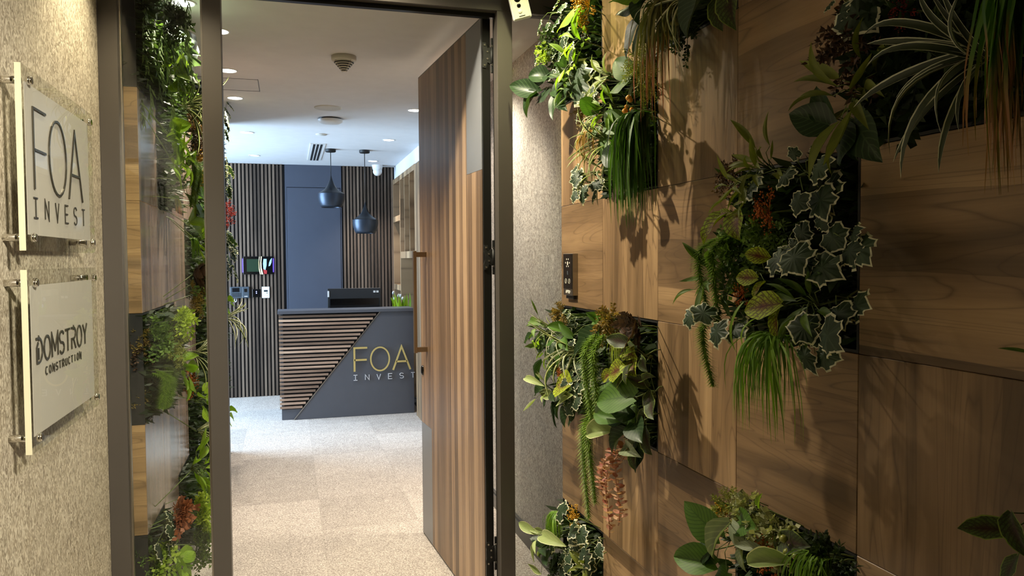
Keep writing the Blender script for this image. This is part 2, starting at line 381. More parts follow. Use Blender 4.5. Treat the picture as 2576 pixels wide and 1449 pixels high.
rnd_mat('g_lime', GR(120, 140, 50), GR(180, 192, 96)); rnd_mat('g_rust', GR(110, 92, 40), GR(176, 132, 72))
M['g_red'] = leafmat('g_red', GR(88, 92, 50), GR(140, 136, 84), mode='random')
def tip_tint(m, c, start):
    nt = m.node_tree; p = nt.nodes['Principled BSDF']; src = p.inputs['Base Color'].links[0].from_socket
    uv = nt.nodes.new('ShaderNodeUVMap'); sp = N(nt, 'ShaderNodeSeparateXYZ'); L(nt, uv.outputs[0], sp.inputs[0])
    f = N(nt, 'ShaderNodeMapRange'); L(nt, sp.outputs[1], f.inputs[0]); f.inputs[1].default_value = start; f.inputs[2].default_value = start+0.2
    L(nt, mixc(nt, f.outputs[0], src, c), p.inputs['Base Color'])
tip_tint(M['g_red'], GR(186, 92, 58), 0.68)
M['g_two'] = leafmat('g_two', GR(48, 88, 26), GR(92, 130, 46), mode='random'); tip_tint(M['g_two'], GR(156, 104, 62), 0.62)
M['stem'] = plain('stem_green', GR(98, 116, 54), 0.5)
M['berry_o'] = plain('berry_orange', GR(206, 140, 46), 0.3); M['berry_g'] = plain('berry_green', GR(134, 138, 58), 0.3); M['berry_b'] = plain('berry_black', GR(50, 34, 30), 0.3)
# ------------------------------------------------------------------ floor, ceilings, walls
fl = obj('floor', B(-2.72, 1.45, -1.5, 9.1, -0.12, -0.012), M['slat_back']); fl['kind'] = 'structure'
tile = B(-0.2677, 0.2677, -0.287, 0.287, -0.012, 0.0).mesh('carpet_tile'); tile.materials.append(M['carpet'])
rr = random.Random(4)
for i in range(-5, 2):
    for j in range(-11, 8):
        o = obj('carpet_tile', tile, None, fl); x = 0.424 + i*0.536; y = 4.66 + j*0.575
        o.location = (x, y, rr.uniform(0, 0.0006))
        if rr.random() < .5: o.rotation_euler.z = PI
for j in range(-11, 8):
    o = obj('carpet_tile', B(-0.243, 0.243, -0.287, 0.287, -0.012, 0.0), M['carpet'], fl); o.location = (0.424+0.536+0.0235-0.02, 4.66+j*0.575, 0.0)
ce = obj('ceiling', B(-2.72, 1.45, 3.03, 9.1, 2.56, 2.70), M['ceiling']); ce['kind'] = 'structure'
cf = obj('ceiling_foyer', B(-0.72, 1.32, -1.5, 3.03, 2.72, 2.80), M['ceiling']); cf['kind'] = 'structure'
pan = obj('access_panel', MB().box(-0.70, -0.155, 4.805, 4.808, 2.5585, 2.5605).box(-0.70, -0.155, 5.13, 5.133, 2.5585, 2.5605).box(-0.157, -0.154, 4.80, 5.133, 2.5585, 2.5605), M['dark'], ce)
wl = obj('wall_left', B(-0.72, -0.618, -1.5, 2.97, 0, 2.72), M['paper_left']); wl['kind'] = 'structure'
obj('baseboard', B(-0.618, -0.606, -1.5, 2.97, 0, 0.09), M['base'], wl)
wr = obj('wall_right', B(1.18, 1.30, -1.5, 7.05, 0, 2.72), M['paper_right']); wr['kind'] = 'structure'
br = obj('baseboard_right', MB().box(1.168, 1.18, 3.05, 7.05, 0, 0.078).box(1.164, 1.18, 3.05, 7.05, 0.078, 0.086).box(1.170, 1.18, 3.05, 7.05, 0.086, 0.1), M['base']); br['kind'] = 'structure'
w = obj('wall_foyer_end', B(-0.72, 1.32, -1.6, -1.5, 0, 2.8), M['paper_left']); w['kind'] = 'structure'
# left side of the office beyond the planted wall: open towards a window
w = obj('wall_far_left', MB().box(-2.82, -2.72, 5.9, 9.1, 0, 0.35).box(-2.82, -2.72, 5.9, 9.1, 2.5, 2.7).box(-2.82, -2.72, 5.9, 6.35, 0.35, 2.5).box(-2.82, -2.72, 8.4, 9.1, 0.35, 2.5), M['paint']); w['kind'] = 'structure'
w3 = struct('window_3'); obj('frame', MB().box(-2.80, -2.74, 6.35, 6.40, 0.35, 2.5).box(-2.80, -2.74, 8.35, 8.40, 0.35, 2.5).box(-2.80, -2.74, 6.40, 8.35, 0.35, 0.40).box(-2.80, -2.74, 6.40, 8.35, 2.45, 2.5).box(-2.80, -2.74, 7.35, 7.40, 0.40, 2.45), M['frame'], w3)
obj('pane', B(-2.775, -2.765, 6.40, 8.35, 0.40, 2.45), M['glass'], w3)
w = obj('wall_planting', B(-0.76, -0.66, 3.03, 6.43, 0, 2.56), M['black']); w['kind'] = 'structure'
# back wall with vertical slats and a flush door
wb = obj('wall_back', B(-2.72, 1.45, 8.955, 9.08, 0, 2.56), M['slat_back']); wb['kind'] = 'structure'
for k in range(19):
    x = -0.66 + 0.0395*k - 0.0395*2
    if x > -0.045: break
    o = obj('slat', B(-0.0115, 0.0115, -0.024, 0, 0, 2.56), M['slat'], wb); o.location = (x, 8.955, 0)
sl = B(-0.0115, 0.0115, -0.024, 0, 0, 2.56).mesh('slat'); sl.materials.append(M['slat'])
for k in range(15):
    o = obj('slat', sl, None, wb); o.location = (0.612 + 0.0385*k, 8.955, 0)
d2 = struct('door_2')
obj('surround_panel', MB().box(-0.028, 0.583, 8.935, 8.955, 2.312, 2.56).box(-0.028, -0.010, 8.935, 8.955, 0, 2.312).box(0.571, 0.583, 8.935, 8.955, 0, 2.312), M['graphite_blue'], d2)
obj('leaf', B(-0.006, 0.568, 8.931, 8.955, 0.01, 2.306), M['graphite_blue'], d2, 0.002)
# wood cladding and shelving on the right behind the desk
wc = obj('wall_right_clad', MB().box(1.46, 1.50, 7.05, 9.1, 0, 2.56).box(1.18, 1.46, 7.05, 9.0, 2.42, 2.56), M['paint']); wc['kind'] = 'structure'
obj('cladding', B(1.162, 1.20, 7.0, 7.335, 0, 2.405), M['shelf_wood'], wc, 0.001)
# ------------------------------------------------------------------ glazed entrance: frame, panes
fr = struct('window_1')
YF0, YF1 = 2.97, 3.03
def post(par, x0, x1):
    o = obj('post', B(x0, x1, YF0, YF1, 0, 2.475), M['frame'], par, 0.0015); return o
post(fr, -0.618, -0.556); post(fr, -0.281, -0.219)
obj('glazing_bead', MB().box(-0.556, -0.548, 2.99, 3.01, 0.03, 2.475).box(-0.289, -0.281, 2.99, 3.01, 0.03, 2.475), M['steel'], fr)
obj('bottom_rail', B(-0.556, -0.281, YF0, YF1, 0, 0.05), M['frame'], fr)
obj('pane', B(-0.552, -0.285, 2.996, 3.004, 0.05, 2.475), M['glass'], fr)
w2 = struct('window_2')
post(w2, 0.803, 0.864)
obj('inner_edge', B(0.802, 0.806, 3.031, 3.036, 0, 2.475), M['frame_in'], w2)
obj('pane', B(0.864, 1.178, 2.996, 3.004, 0.05, 2.475), M['glass'], w2)
obj('bottom_rail', B(0.864, 1.178, YF0, YF1, 0, 0.05), M['frame'], w2)
bm_ = obj('trim_1', B(-0.618, 1.178, YF0, YF1, 2.475, 2.72), M['frame'], None, 0.0015); bm_['kind'] = 'structure'
obj('stop_strip', B(-0.219, 0.803, 3.005, 3.03, 2.458, 2.475), M['frame_in'], bm_)
# ------------------------------------------------------------------ open door leaf (local: s along leaf, x = thickness to the right)
PA = Vector((0.762, 3.05, 0)); PB = Vector((0.684, 4.157, 0)); DD = (PB-PA).normalized(); WN = 1.1097
dr = struct('door_1', PA); dr.rotation_euler.z = math.atan2(DD.y, DD.x) - PI/2
# local y = along leaf, local x = to the right of it (thickness 0..0.045)
obj('core', B(0.003, 0.030, 0.004, WN-0.004, 0.012, 2.470), M['frame_in'], dr)
obj('edge_trim', MB().box(0.0, 0.033, 0, 0.012, 0.008, 2.474).box(-0.001, 0.033, WN-0.006, WN, 0.008, 2.474).box(-0.001, 0.033, 0.012, WN-0.006, 2.468, 2.474).box(-0.001, 0.033, 0.012, WN-0.006, 0.008, 0.014), M['frame_in'], dr)
st_ = [(0.012, 0.225, 0.014, 1.862)]
obj('veneer', B(-0.002, 0.003, 0.0125, 0.2235, 0.014, 1.8635), M['wood_door'], dr)
obj('veneer', B(-0.002, 0.003, 0.2245, 0.889, 0.014, 2.468), M['wood_door'], dr)
obj('veneer', B(-0.002, 0.003, 0.890, WN-0.0065, 0.6215, 2.468), M['wood_door'], dr)
obj('inlay', B(-0.002, 0.003, 0.0125, 0.2235, 1.8645, 2.468), M['graphite_light'], dr)
obj('inlay', B(-0.002, 0.003, 0.890, WN-0.0065, 0.014, 0.6205), M['graphite_light'], dr)
obj('veneer', B(0.030, 0.034, 0.0125, WN-0.0065, 0.014, 2.468), M['wood_door'], dr)
hd = obj('handle', MB().box(-0.072, -0.056, 0.958, 0.982, 1.012, 1.545), M['bronze'], dr, 0.001)
for z in (1.527, 1.030):
    obj('standoff', B(-0.0575, -0.002, 0.960, 0.980, z-0.014, z+0.012), M['bronze'], hd, 0.001)
lk = obj('lock', MB().lathe([(0.0, 0.010), (0.012, 0.010), (0.017, 0.006), (0.018, 0.0)], 20), M['blackgloss'], dr)
lk.location = (-0.002, 1.066, 0.905); lk.rotation_euler = (0, -PI/2, 0); lk.scale = (1.5, 0.9, 1)
obj('keyway', B(-0.0125, -0.0115, 1.0635, 1.0685, 0.896, 0.914), M['steel'], dr)
# hinges (plate on the leaf edge, knuckles against the post)
for z in (2.320, 1.507, 0.285):
    h = thing('door_hinge', None, None); 
    h.parent = dr; h.matrix_parent_inverse = Matrix.Identity(4)
    del_ = None
    pts = [(-0.004, 0.050), (0.012, 0.050), (0.020, 0.028), (0.034, 0.034), (0.034, -0.034), (0.020, -0.028), (0.012, -0.050), (-0.004, -0.050), (-0.006, -0.03), (0.0, -0.012), (0.0, 0.012), (-0.006, 0.03)]
    pl = obj('plate', MB().prism([(0.003+a*.9, b) for a, b in pts], lambda a, b, d: (a, -d, z+b), 0.0, 0.004), M['black'], h)
    obj('knuckle', MB().cyl((0.040, -0.002, z-0.034), (0.040, -0.002, z+0.034), 0.006, n=12), M['black'], h)
    for q in (-1, 1):
        obj('frame_bracket', B(0.035, 0.047, -0.006, 0.002, z+q*0.053-0.017, z+q*0.053+0.017), M['black'], h, 0.002)
        obj('pivot_cap', MB().cyl((0.040, -0.010, z+q*0.037), (0.040, -0.002, z+q*0.037), 0.0045, n=10), M['steel'], h)
        for (a, b) in ((0.008, 0.040), (0.020, 0.014)):
            obj('screw', MB().cyl((a, -0.0065, z+q*b), (a, -0.003, z+q*b), 0.0036, n=10), M['steel'], h)
# ------------------------------------------------------------------ right wall: wood cladding blocks in a chequer of grain directions
YL = [3.0 - 0.432*k for k in range(8)]
ZL = [0.103, 0.506, 0.905, 1.308, 1.7125, 2.116, 2.519, 2.719]
clad = struct('wall_right_cladding')
POCK = {(0, 5), (0, 3-1), (1, 2), (1, 4), (2, 5), (3, 3), (3, 1), (4, 4), (0, 0), (5, 3-2), (5, 2), (4, 5), (3, 5)} - {(3, 5)}
POCK = {(0, 5), (0, 2), (1, 2), (1, 4), (2, 5), (3, 3), (3, 1), (4, 4), (0, 0), (5, 1), (4, 5)}
GH = {(0, 3), (0, 1), (1, 0), (2, 3), (2, 1), (3, 4), (3, 2), (4, 3), (4, 1), (5, 4), (2, 0-1)}
blk = {}
def block(c, r, vert):
    h = ZL[r+1]-ZL[r]; key = (vert, round(h, 3))
    if key not in blk:
        me = B(-0.051, 0.051, -0.2155, 0.2155, -h/2+0.0005, h/2-0.0005).mesh('wood_panel')
        me.materials.append(M['wood_v' if vert else 'wood_h']); blk[key] = me
    o = obj('wood_panel', blk[key], None, clad, 0.0012, 1)
    o.location = (1.078+0.051, YL[c]-0.216, (ZL[r]+ZL[r+1])/2)
for c in range(6):
    for r in range(7):
        if (c, r) in POCK: continue
        block(c, r, (c, r) not in GH)
obj('plinth_panel', B(1.078, 1.18, 0.41, 3.0, 0.0, 0.1025), M['wood_h'], clad)
obj('filler_panel', B(1.078, 1.18, -1.5, 0.407, 0.0, 2.719), M['wood_v'], clad)
def bush_mesh(name, n_st, n_lf, ll, lw, seed, flat=0.75, curl=0.3, stem_r=0.012, droop=0.25, start=0.35):
    """unit-radius bush: stems from the origin with paired small leaves; local z points away from the wall, -y is down."""
    R = random.Random(seed); mb = MB()
    for s in range(n_st):
        th = R.uniform(0, 2*PI); ph = math.acos(R.uniform(-0.1, 1))
        d = Vector((math.sin(ph)*math.cos(th), math.sin(ph)*math.sin(th), math.cos(ph)*flat))
        Ls = R.uniform(0.7, 1.05); side = Vector((R.uniform(-1, 1), R.uniform(-1, 1), R.uniform(-1, 1)))
        pts = []
        for k in range(5):
            t = k/4*Ls; pts.append(d*t + side*0.12*t*t + Vector((0, -droop*t*t, 0)))
        if stem_r: mb.tube([tuple(p) for p in pts], stem_r, 3, stem_r*0.4)
        for k in range(n_lf):
            t = start + (1-start)*k/max(1, n_lf-1); q = t*4; i = min(3, int(q)); p = pts[i].lerp(pts[i+1], q-i)
            ax = (pts[i+1]-pts[i]).normalized(); a = ax.orthogonal().normalized(); b_ = ax.cross(a)
            for sgn in (0, 1):
                ang = k*1.3 + sgn*PI + R.uniform(-.4, .4); o = a*math.cos(ang)+b_*math.sin(ang)
                ld = (o + ax*R.uniform(0.3, 1.0)).normalized(); w = ld.cross(o.cross(ax)+Vector((R.uniform(-.5,.5), R.uniform(-.5,.5), .2))).normalized()
                nn = ld.cross(w); l = ll*R.uniform(0.7, 1.2); ww = lw*R.uniform(0.8, 1.2); bi = len(mb.v); u = R.random()
                mb.v += [tuple(p), tuple(p+ld*l*0.5+w*ww/2+nn*l*curl*0.3), tuple(p+ld*l+nn*l*curl*-0.2), tuple(p+ld*l*0.5-w*ww/2+nn*l*curl*0.3)]
                mb.face([bi, bi+1, bi+2], [(u, 0), (u, .5), (u, 1)], True); mb.face([bi, bi+2, bi+3], [(u, 0), (u, 1), (u, .5)], True)
    return mb.mesh(name)
fill = []
for sd in (1, 2):
    R = random.Random(sd); mb = MB()
    for k in range(1500):
        p = Vector((R.uniform(-0.5, 0.5), R.uniform(-0.5, 0.5), R.uniform(-0.10, 0.09)*(1 if R.random()<.6 else .3)))
        ld = Vector((R.uniform(-1, 1), R.uniform(-1, .6), R.uniform(0, 1))).normalized(); w = ld.orthogonal().normalized()
        w = (w*math.cos(k)+ld.cross(w)*math.sin(k)); l = R.uniform(0.05, 0.13); ww = l*R.uniform(0.25, 0.5); bi = len(mb.v); u = R.random()*R.random()
        mb.v += [tuple(p), tuple(p+ld*l*.5+w*ww/2), tuple(p+ld*l), tuple(p+ld*l*.5-w*ww/2)]
        mb.face([bi, bi+1, bi+2, bi+3], [(u, 0), (u, .5), (u, 1), (u, .5)], True)
    me = mb.mesh('foliage'); me.materials.append(M['b_dark']); fill.append(me)
PX = {'R': Matrix(((0, 0, -1), (-1, 0, 0), (0, 1, 0))).to_4x4(), 'L': Matrix(((0, 0, 1), (1, 0, 0), (0, 1, 0))).to_4x4()}
RECTS = []
def tray(w, y0, y1, z0, z1, label, dpt=0.098, face=None):
    RECTS.append((w, min(y0, y1), max(y0, y1), z0, z1))
    fx = 1.078 if w == 'R' else -0.52
    t = thing('planter_box', label, 'planter', (0, 0, 0), None)
    t.matrix_world = Matrix.Translation((fx, (y0+y1)/2, (z0+z1)/2)) @ PX[w]
    a, b, e = abs(y1-y0)/2-0.001, abs(z1-z0)/2-0.001, 0.006
    obj('tray', MB().box(-a, a, -b, b, -dpt, -dpt+e).box(-a, -a+e, -b, b, -dpt+e, -0.001).box(a-e, a, -b, b, -dpt+e, -0.001).box(-a+e, a-e, -b, -b+e, -dpt+e, -0.001).box(-a+e, a-e, b-e, b, -dpt+e, -0.001), M['black'], t)
    f = obj('foliage', fill[0 if (y0*10) % 2 < 1 else 1], None, t); f['kind'] = 'stuff'
    f.scale = (a*1.86, b*1.86, 0.75); f.location = (0, 0, -0.035)
    return t
TR = [((0, 5), 'uppermost black planter beside the glass door, under the spotlight'), ((1, 4), 'second black planter, under the bare wood panel by the spotlight'),
      ((2, 5), 'planter at the top of the wood wall with grey-green hanging blades'), ((3, 3), 'square black planter of coleus and big ivy'),
      ((3, 1), 'bottom black planter of huge dark leaves and green berries'), ((4, 4), 'darkest planter, holding the large spider plant'),
      ((0, 0), 'lowest planter beside the dark baseboard'), ((5, 1), 'planter at the picture edge behind the blurred leaf'), ((4, 5), 'highest planter over the large spider plant')]
for (c, r), lb in TR: tray('R', YL[c+1], YL[c], ZL[r], ZL[r+1], lb)
tray('R', YL[2], YL[1], ZL[2], ZL[3], 'inner half of the twin planter below the entry reader, with coleus')
tray('R', YL[1], YL[0], ZL[2], ZL[3], 'outer half of the twin planter below the entry reader, with striped blades')
# ------------------------------------------------------------------ left wall inside the office: wood boxes and planters
LY = [3.105 + 0.4135*k for k in range(9)]
LZ = [0.07, 0.483, 0.896, 1.309, 1.722, 2.135, 2.55]
boxw = struct('wall_left_boxes')
LBOX = {(0, 4), (0, 3), (0, 1), (1, 3), (1, 1), (1, 0), (2, 4), (2, 3), (2, 2), (2, 1), (3, 5), (3, 4), (3, 2), (4, 0), (4, 3), (5, 2), (5, 5), (6, 4), (6, 1), (7, 3), (7, 0)}
bl = B(-0.062, 0.062, -0.2062, 0.2062, -0.206, 0.206).mesh('wood_panel'); bl.materials.append(M['wood_box']); bl.materials.append(M['wood_boxend'])
for p in bl.polygons:
    if abs(p.normal.x) < 0.5: p.material_index = 1
for c, r in sorted(LBOX):
    o = obj('wood_panel', bl, None, boxw, 0.0012, 1); o.location = (-0.582, LY[c]+0.2067, (LZ[r]+LZ[r+1])/2)
LLAB = {(0, 5): 'planter of trailing vines behind the glass next to the frame post', (0, 2): 'planter under the first tall wood box behind the glass', (0, 0): 'planter at floor level behind the glass next to the frame post',
        (1, 5): 'planter of dark glossy leaves high behind the glass', (1, 4): 'planter of glowing lime leaves behind the glass', (1, 2): 'planter of conifer sprigs behind the glass',
        (2, 5): 'planter in the ceiling corner of the glazed wall, third from the glass', (2, 0): 'planter of fern mass at the carpet behind the glass'}
WORDS = ['floor', 'low', 'desk-height', 'eye-height', 'high', 'ceiling']
CW = {3: 'just behind the mid post', 4: 'a step behind the mid post', 5: 'midway along the planted wall', 6: 'two thirds along the planted wall', 7: 'at the far end of the planted wall'}
for c in range(8):
    for r in range(6):
        if (c, r) in LBOX: continue
        tray('L', LY[c], LY[c+1], LZ[r], LZ[r+1], LLAB.get((c, r), '%s planter of small leaves %s' % (WORDS[r], CW.get(c, ''))), 0.12)
obj('end_cap', B(-0.66, -0.52, 6.415, 6.43, 0, 2.555), M['wood_boxend'], boxw)
# ------------------------------------------------------------------ lettering drawn as strokes
def arc(cx, cy, rx, ry, a0, a1, n=14):
    return [(cx+rx*math.cos(math.radians(a0+(a1-a0)*k/n)), cy+ry*math.sin(math.radians(a0+(a1-a0)*k/n))) for k in range(n+1)]
def glyph(ch, w):
    """strokes in a box w wide and 1 high: list of (points, closed)."""
    h = w/2
    S = [(w, .84)] + arc(h, .745, h, .255, 35, 250, 12)[1:] 
    G = {'F': [([(0,0),(0,1),(w,1)],0), ([(0,.49),(w*.95,.49)],0)], 'O': [(arc(h,.5,h,.5,0,360,28)[:-1],1)], 'A': [([(0,0),(h,1),(w,0)],0), ([(w*.19,.36),(w*.81,.36)],0)],
         'i': [([(h,0),(h,1)],0), ([(0,1),(w,1)],0), ([(0,0),(w,0)],0)], 'I': [([(h,0),(h,1)],0)], 'N': [([(0,0),(0,1),(w,0),(w,1)],0)], 'V': [([(0,1),(h,0),(w,1)],0)],
         'E': [([(w,1),(0,1),(0,0),(w,0)],0), ([(0,.5),(w*.85,.5)],0)], 'T': [([(0,1),(w,1)],0), ([(h,0),(h,1)],0)],
         'S': [(arc(h,.745,h,.255,25,255,12) + arc(h,.25,h,.25,75,-150,12),0)], 'D': [([(0,1),(w*.4,1)]+arc(w*.4,.5,w*.6,.5,90,-90,14)+[(w*.1,0),(w*.1,.62),(w*.34,.82)],0), ([(w*.38,.12),(w*.38,.60)],0)],
         'M': [([(0,0),(0,1),(h,.28),(w,1),(w,0)],0)], 'R': [([(0,1),(w*.5,1)]+arc(w*.5,.74,w*.5,.26,90,-90,10)+[(w*.05,.48),(w*.05,0)],0), ([(w*.5,.46),(w,0)],0)],
         'r': [([(0,0),(0,1),(w*.5,1)]+arc(w*.5,.74,w*.5,.26,90,-90,10)+[(0,.48)],0), ([(w*.45,.48),(w,0)],0)],
         'Y': [([(0,1),(h,.5),(w,1)],0), ([(h,.5),(h,0)],0)], 'C': [(arc(h,.5,h,.5,50,310,20),0)], 'U': [([(0,1),(0,.3)]+arc(h,.3,h,.3,180,360,10)+[(w,1)],0)],
         'P': [([(0,0),(0,1),(w*.5,1)]+arc(w*.5,.74,w*.5,.26,90,-90,10)+[(0,.48)],0)], '-': [([(0,.5),(w,.5)],0)], '1': [([(0,.8),(h,1),(h,0)],0)], '4': [([(w*.7,0),(w*.7,1),(0,.3),(w,.3)],0)]}
    return G[ch]
def stroke_mb(mb, pts, closed, sw, T, d0, d1):
    """ribbon of width sw along the 2D polyline, extruded d0..d1; T(a, b, d) -> 3D"""
    P = [Vector((a, b)) for a, b in pts]; n = len(P); off = []
    for i in range(n):
        pr = P[(i-1) % n] if (closed or i > 0) else None; nx = P[(i+1) % n] if (closed or i < n-1) else None
        d1_ = (P[i]-pr).normalized() if pr is not None else None; d2_ = (nx-P[i]).normalized() if nx is not None else None
        if d1_ is None: d1_ = d2_
        if d2_ is None: d2_ = d1_
        n1 = Vector((-d1_.y, d1_.x)); n2 = Vector((-d2_.y, d2_.x)); mv = n1+n2
        mv = mv.normalized() if mv.length > 1e-6 else n1
        off.append(mv*(sw/2)/max(.38, mv.dot(n1)))
    b = len(mb.v)
    for i in range(n):
        for s, d in ((1, d0), (-1, d0), (1, d1), (-1, d1)):
            q = P[i]+off[i]*s; mb.v.append(tuple(T(q.x, q.y, d)))
    for i in range(n if closed else n-1):
        j = (i+1) % n; a, c = b+4*i, b+4*j
        for q in ((a, a+1, c+1, c), (a+2, c+2, c+3, a+3), (a, c, c+2, a+2), (a+1, a+3, c+3, c+1)): mb.face(q)
    if not closed:
        for a, fl in ((b, 0), (b+4*(n-1), 1)): mb.face((a, a+2, a+3, a+1) if not fl else (a, a+1, a+3, a+2))
def letter(parent, ch, a, b, w, h, sw, T, d0, d1, mat, name='letter'):
    mb = MB()
    for pts, cl in glyph(ch, w/h):
        stroke_mb(mb, [(a + x*h*(w/h)/(w/h), b + y*h) for x, y in pts], cl, sw, T, d0, d1)
    return obj(name, mb, mat, parent)
# ------------------------------------------------------------------ acrylic plaques on the left wall
def plaque(z0, z1, label):
    t = thing('acrylic_plaque', label, 'sign', (-0.618, 2.27, z0))
    x0, x1, y0, y1 = -0.573, -0.560, 1.952, 2.588
    o = lambda n, mb, m, b=0: obj(n, mb, m, t, b)
    def sh(mb): mb.v = [(a+0.618, b-2.27, c-z0) for a, b, c in mb.v]; return mb
    o('sheet', sh(B(x0, x1, y0+.0006, y1, z0, z1)), M['acrylic'])
    o('near_edge', sh(B(x0, x1, y0-.0005, y0+.0003, z0, z1)), M['acrylic_edge'])
    o('film', sh(B(x1-.0016, x1-.0006, 1.972, 2.538, z0+.036, z1-.036)), M['frost'])
    for y in (1.995, 2.545):
        for z in (z0+.030, z1-.030):
            s_ = o('standoff', sh(MB().cyl((-0.618, y, z), (x0, y, z), 0.0085, n=20)), M['chrome'])
            obj('cap', sh(MB().cyl((x1, y, z), (x1+.006, y, z), 0.0105, n=24).cyl((x1+.006, y, z), (x1+.010, y, z), 0.0105, .008, n=24)), M['chrome'], s_)
    T = lambda a, b, d: (d+0.618, a-2.27, b-z0)
    return t, T
t, T = plaque(1.526, 1.940, 'upper clear acrylic wall sign lettered FOA INVEST')
for ch, a, w in (('F', 2.022, .098), ('O', 2.142, .150), ('A', 2.312, .140)): letter(t, ch, a, 1.668, w, .187, .0054, T, -.560, -.557, M['letter_dark'])
for k, ch in enumerate('iNVEST'): letter(t, ch, 2.013+k*.0862, 1.602, .030, .046, .0038, T, -.560, -.5584, M['letter_dark'])
t, T = plaque(1.068, 1.483, 'lower clear acrylic wall sign lettered DOMSTROY CONSTRUCTION')
ws = [.046, .048, .050, .040, .042, .042, .048, .044]; a = 1.998
for ch, w in zip('DOMSTROY', ws): letter(t, ch, a, 1.268, w, .056, .0054, T, -.560, -.5578, M['letter_dark']); a += w+.0145
for k, ch in enumerate('CONSTrUCTION'): letter(t, ch, 2.066+k*.0282, 1.232,   .0150, .0185, .0027, T, -.560, -.5584, M['letter_dark'])
# ------------------------------------------------------------------ reception desk
dk = thing('reception_desk', 'graphite reception desk with slatted diagonal front and gold letters', 'desk', (0.54, 7.5, 0))
def dsh(mb): mb.v = [(a-.54, b-7.5, c) for a, b, c in mb.v]; return mb
def dp(n, mb, m, b=0, par=None): return obj(n, dsh(mb), m, par or dk, b)
dp('countertop', B(-0.108, 1.16, 7.488, 7.80, 1.000, 1.030), M['graphite'], .0015)
dp('side_panel', B(-0.085, -0.062, 7.535, 8.15, 0.0, 1.0), M['graphite'])
dp('back_board', B(-0.085, 1.16, 7.54, 7.56, 0.10, 1.0), M['slat_back'])
dp('plinth', B(-0.080, 1.16, 7.525, 7.54, 0.0, 0.10), M['graphite'])
dp('work_surface', B(-0.062, 1.16, 7.56, 8.20, 0.715, 0.74), M['graphite'], .0015)
PTD = lambda a, b, d: (a, d, b)
dp('front_panel', MB().prism([(0.024, 0.002), (1.16, 0.002), (1.16, 0.999), (0.838, 0.999)], PTD, 7.505, 7.538), M['graphite'])
dp('edge_strip', MB().prism([(0.018, 0.002), (0.026, 0.002), (0.840, 0.999), (0.832, 0.999)], PTD, 7.500, 7.506), M['steel'])
dp('end_sheet', B(-0.104, -0.101, 7.50, 7.545, 0.10, 1.0), M['acrylic'])
for k in range(24):
    z = 0.108 + k*0.0372
    xr = 0.014 + (z)/0.997*0.814
    dp('slat', B(-0.100, xr, 7.512, 7.538, z, z+0.0205), M['slat_level'])
TD = lambda a, b, d: (a-.54, d-7.5, b)
for ch, a, w in (('F', .588, .122), ('O', .742, .178), ('A', .955, .168)): letter(dk, ch, a, .432, w, .226, .017 if ch != 'O' else .014, TD, 7.487, 7.498, M['gold'])
for k, ch in enumerate('iNVEST'): letter(dk, ch, .578+k*.1105, .348, .036, .050, .0062, TD, 7.492, 7.500, M['silver'])
mo = thing('monitor', 'black monitor seen from behind on the reception desk', 'monitor', (0.63, 7.86, 0.74))
def msh(mb): mb.v = [(a-.63, b-7.86, c-.74) for a, b, c in mb.v]; return mb
obj('housing', msh(B(0.365, 0.885, 7.850, 7.878, 0.88, 1.218)), M['dark'], mo, .003)
obj('lower_cover', msh(B(0.385, 0.865, 7.842, 7.851, 0.90, 1.118)), M['blackgloss'], mo, .002)
obj('stand', msh(MB().box(0.60, 0.66, 7.86, 7.875, 0.755, 0.95).box(0.52, 0.74, 7.80, 7.96, 0.741, 0.755)), M['dark'], mo)
obj('paper_tag', msh(B(0.362, 0.380, 7.846, 7.849, 1.135, 1.195)), M['white'], mo)
for x in (0.812, 0.842): obj('sticker', msh(B(x, x+.022, 7.846, 7.8495, 1.172, 1.192)), M['white'], mo)
# ------------------------------------------------------------------ shelving niche
sh = thing('shelf_unit', 'tall wood shelf unit set in the wall behind the reception desk', 'shelf', (1.16, 8.15, 0))
def ssh(mb): mb.v = [(a-1.16, b-8.15, c) for a, b, c in mb.v]; return mb
def sp_(n, mb, m): return obj(n, ssh(mb), m, sh, .001)
sp_('back_panel', B(1.435, 1.455, 7.34, 8.93, 0.0, 2.41), M['shelf_wood'])
sp_('end_panel', B(1.160, 1.435, 7.336, 7.366, 0, 2.41), M['shelf_wood'])
sp_('end_panel', B(1.160, 1.435, 8.905, 8.93, 0, 2.41), M['shelf_wood'])
sp_('top_board', B(1.160, 1.435, 7.366, 8.905, 2.355, 2.41), M['shelf_wood'])
sp_('divider', B(1.160, 1.435, 8.345, 8.37, 0, 2.355), M['shelf_wood'])
for y in (8.03, 7.675): sp_('divider', B(1.160, 1.435, y-.010, y+.010, 1.585, 2.355), M['shelf_wood'])
sp_('shelf', B(1.160, 1.435, 7.366, 8.345, 1.515, 1.585), M['shelf_wood'])
for z in (1.955, 1.195, .74): sp_('shelf', B(1.160, 1.435, 8.37, 8.905, z-.03, z+.03), M['shelf_wood'])
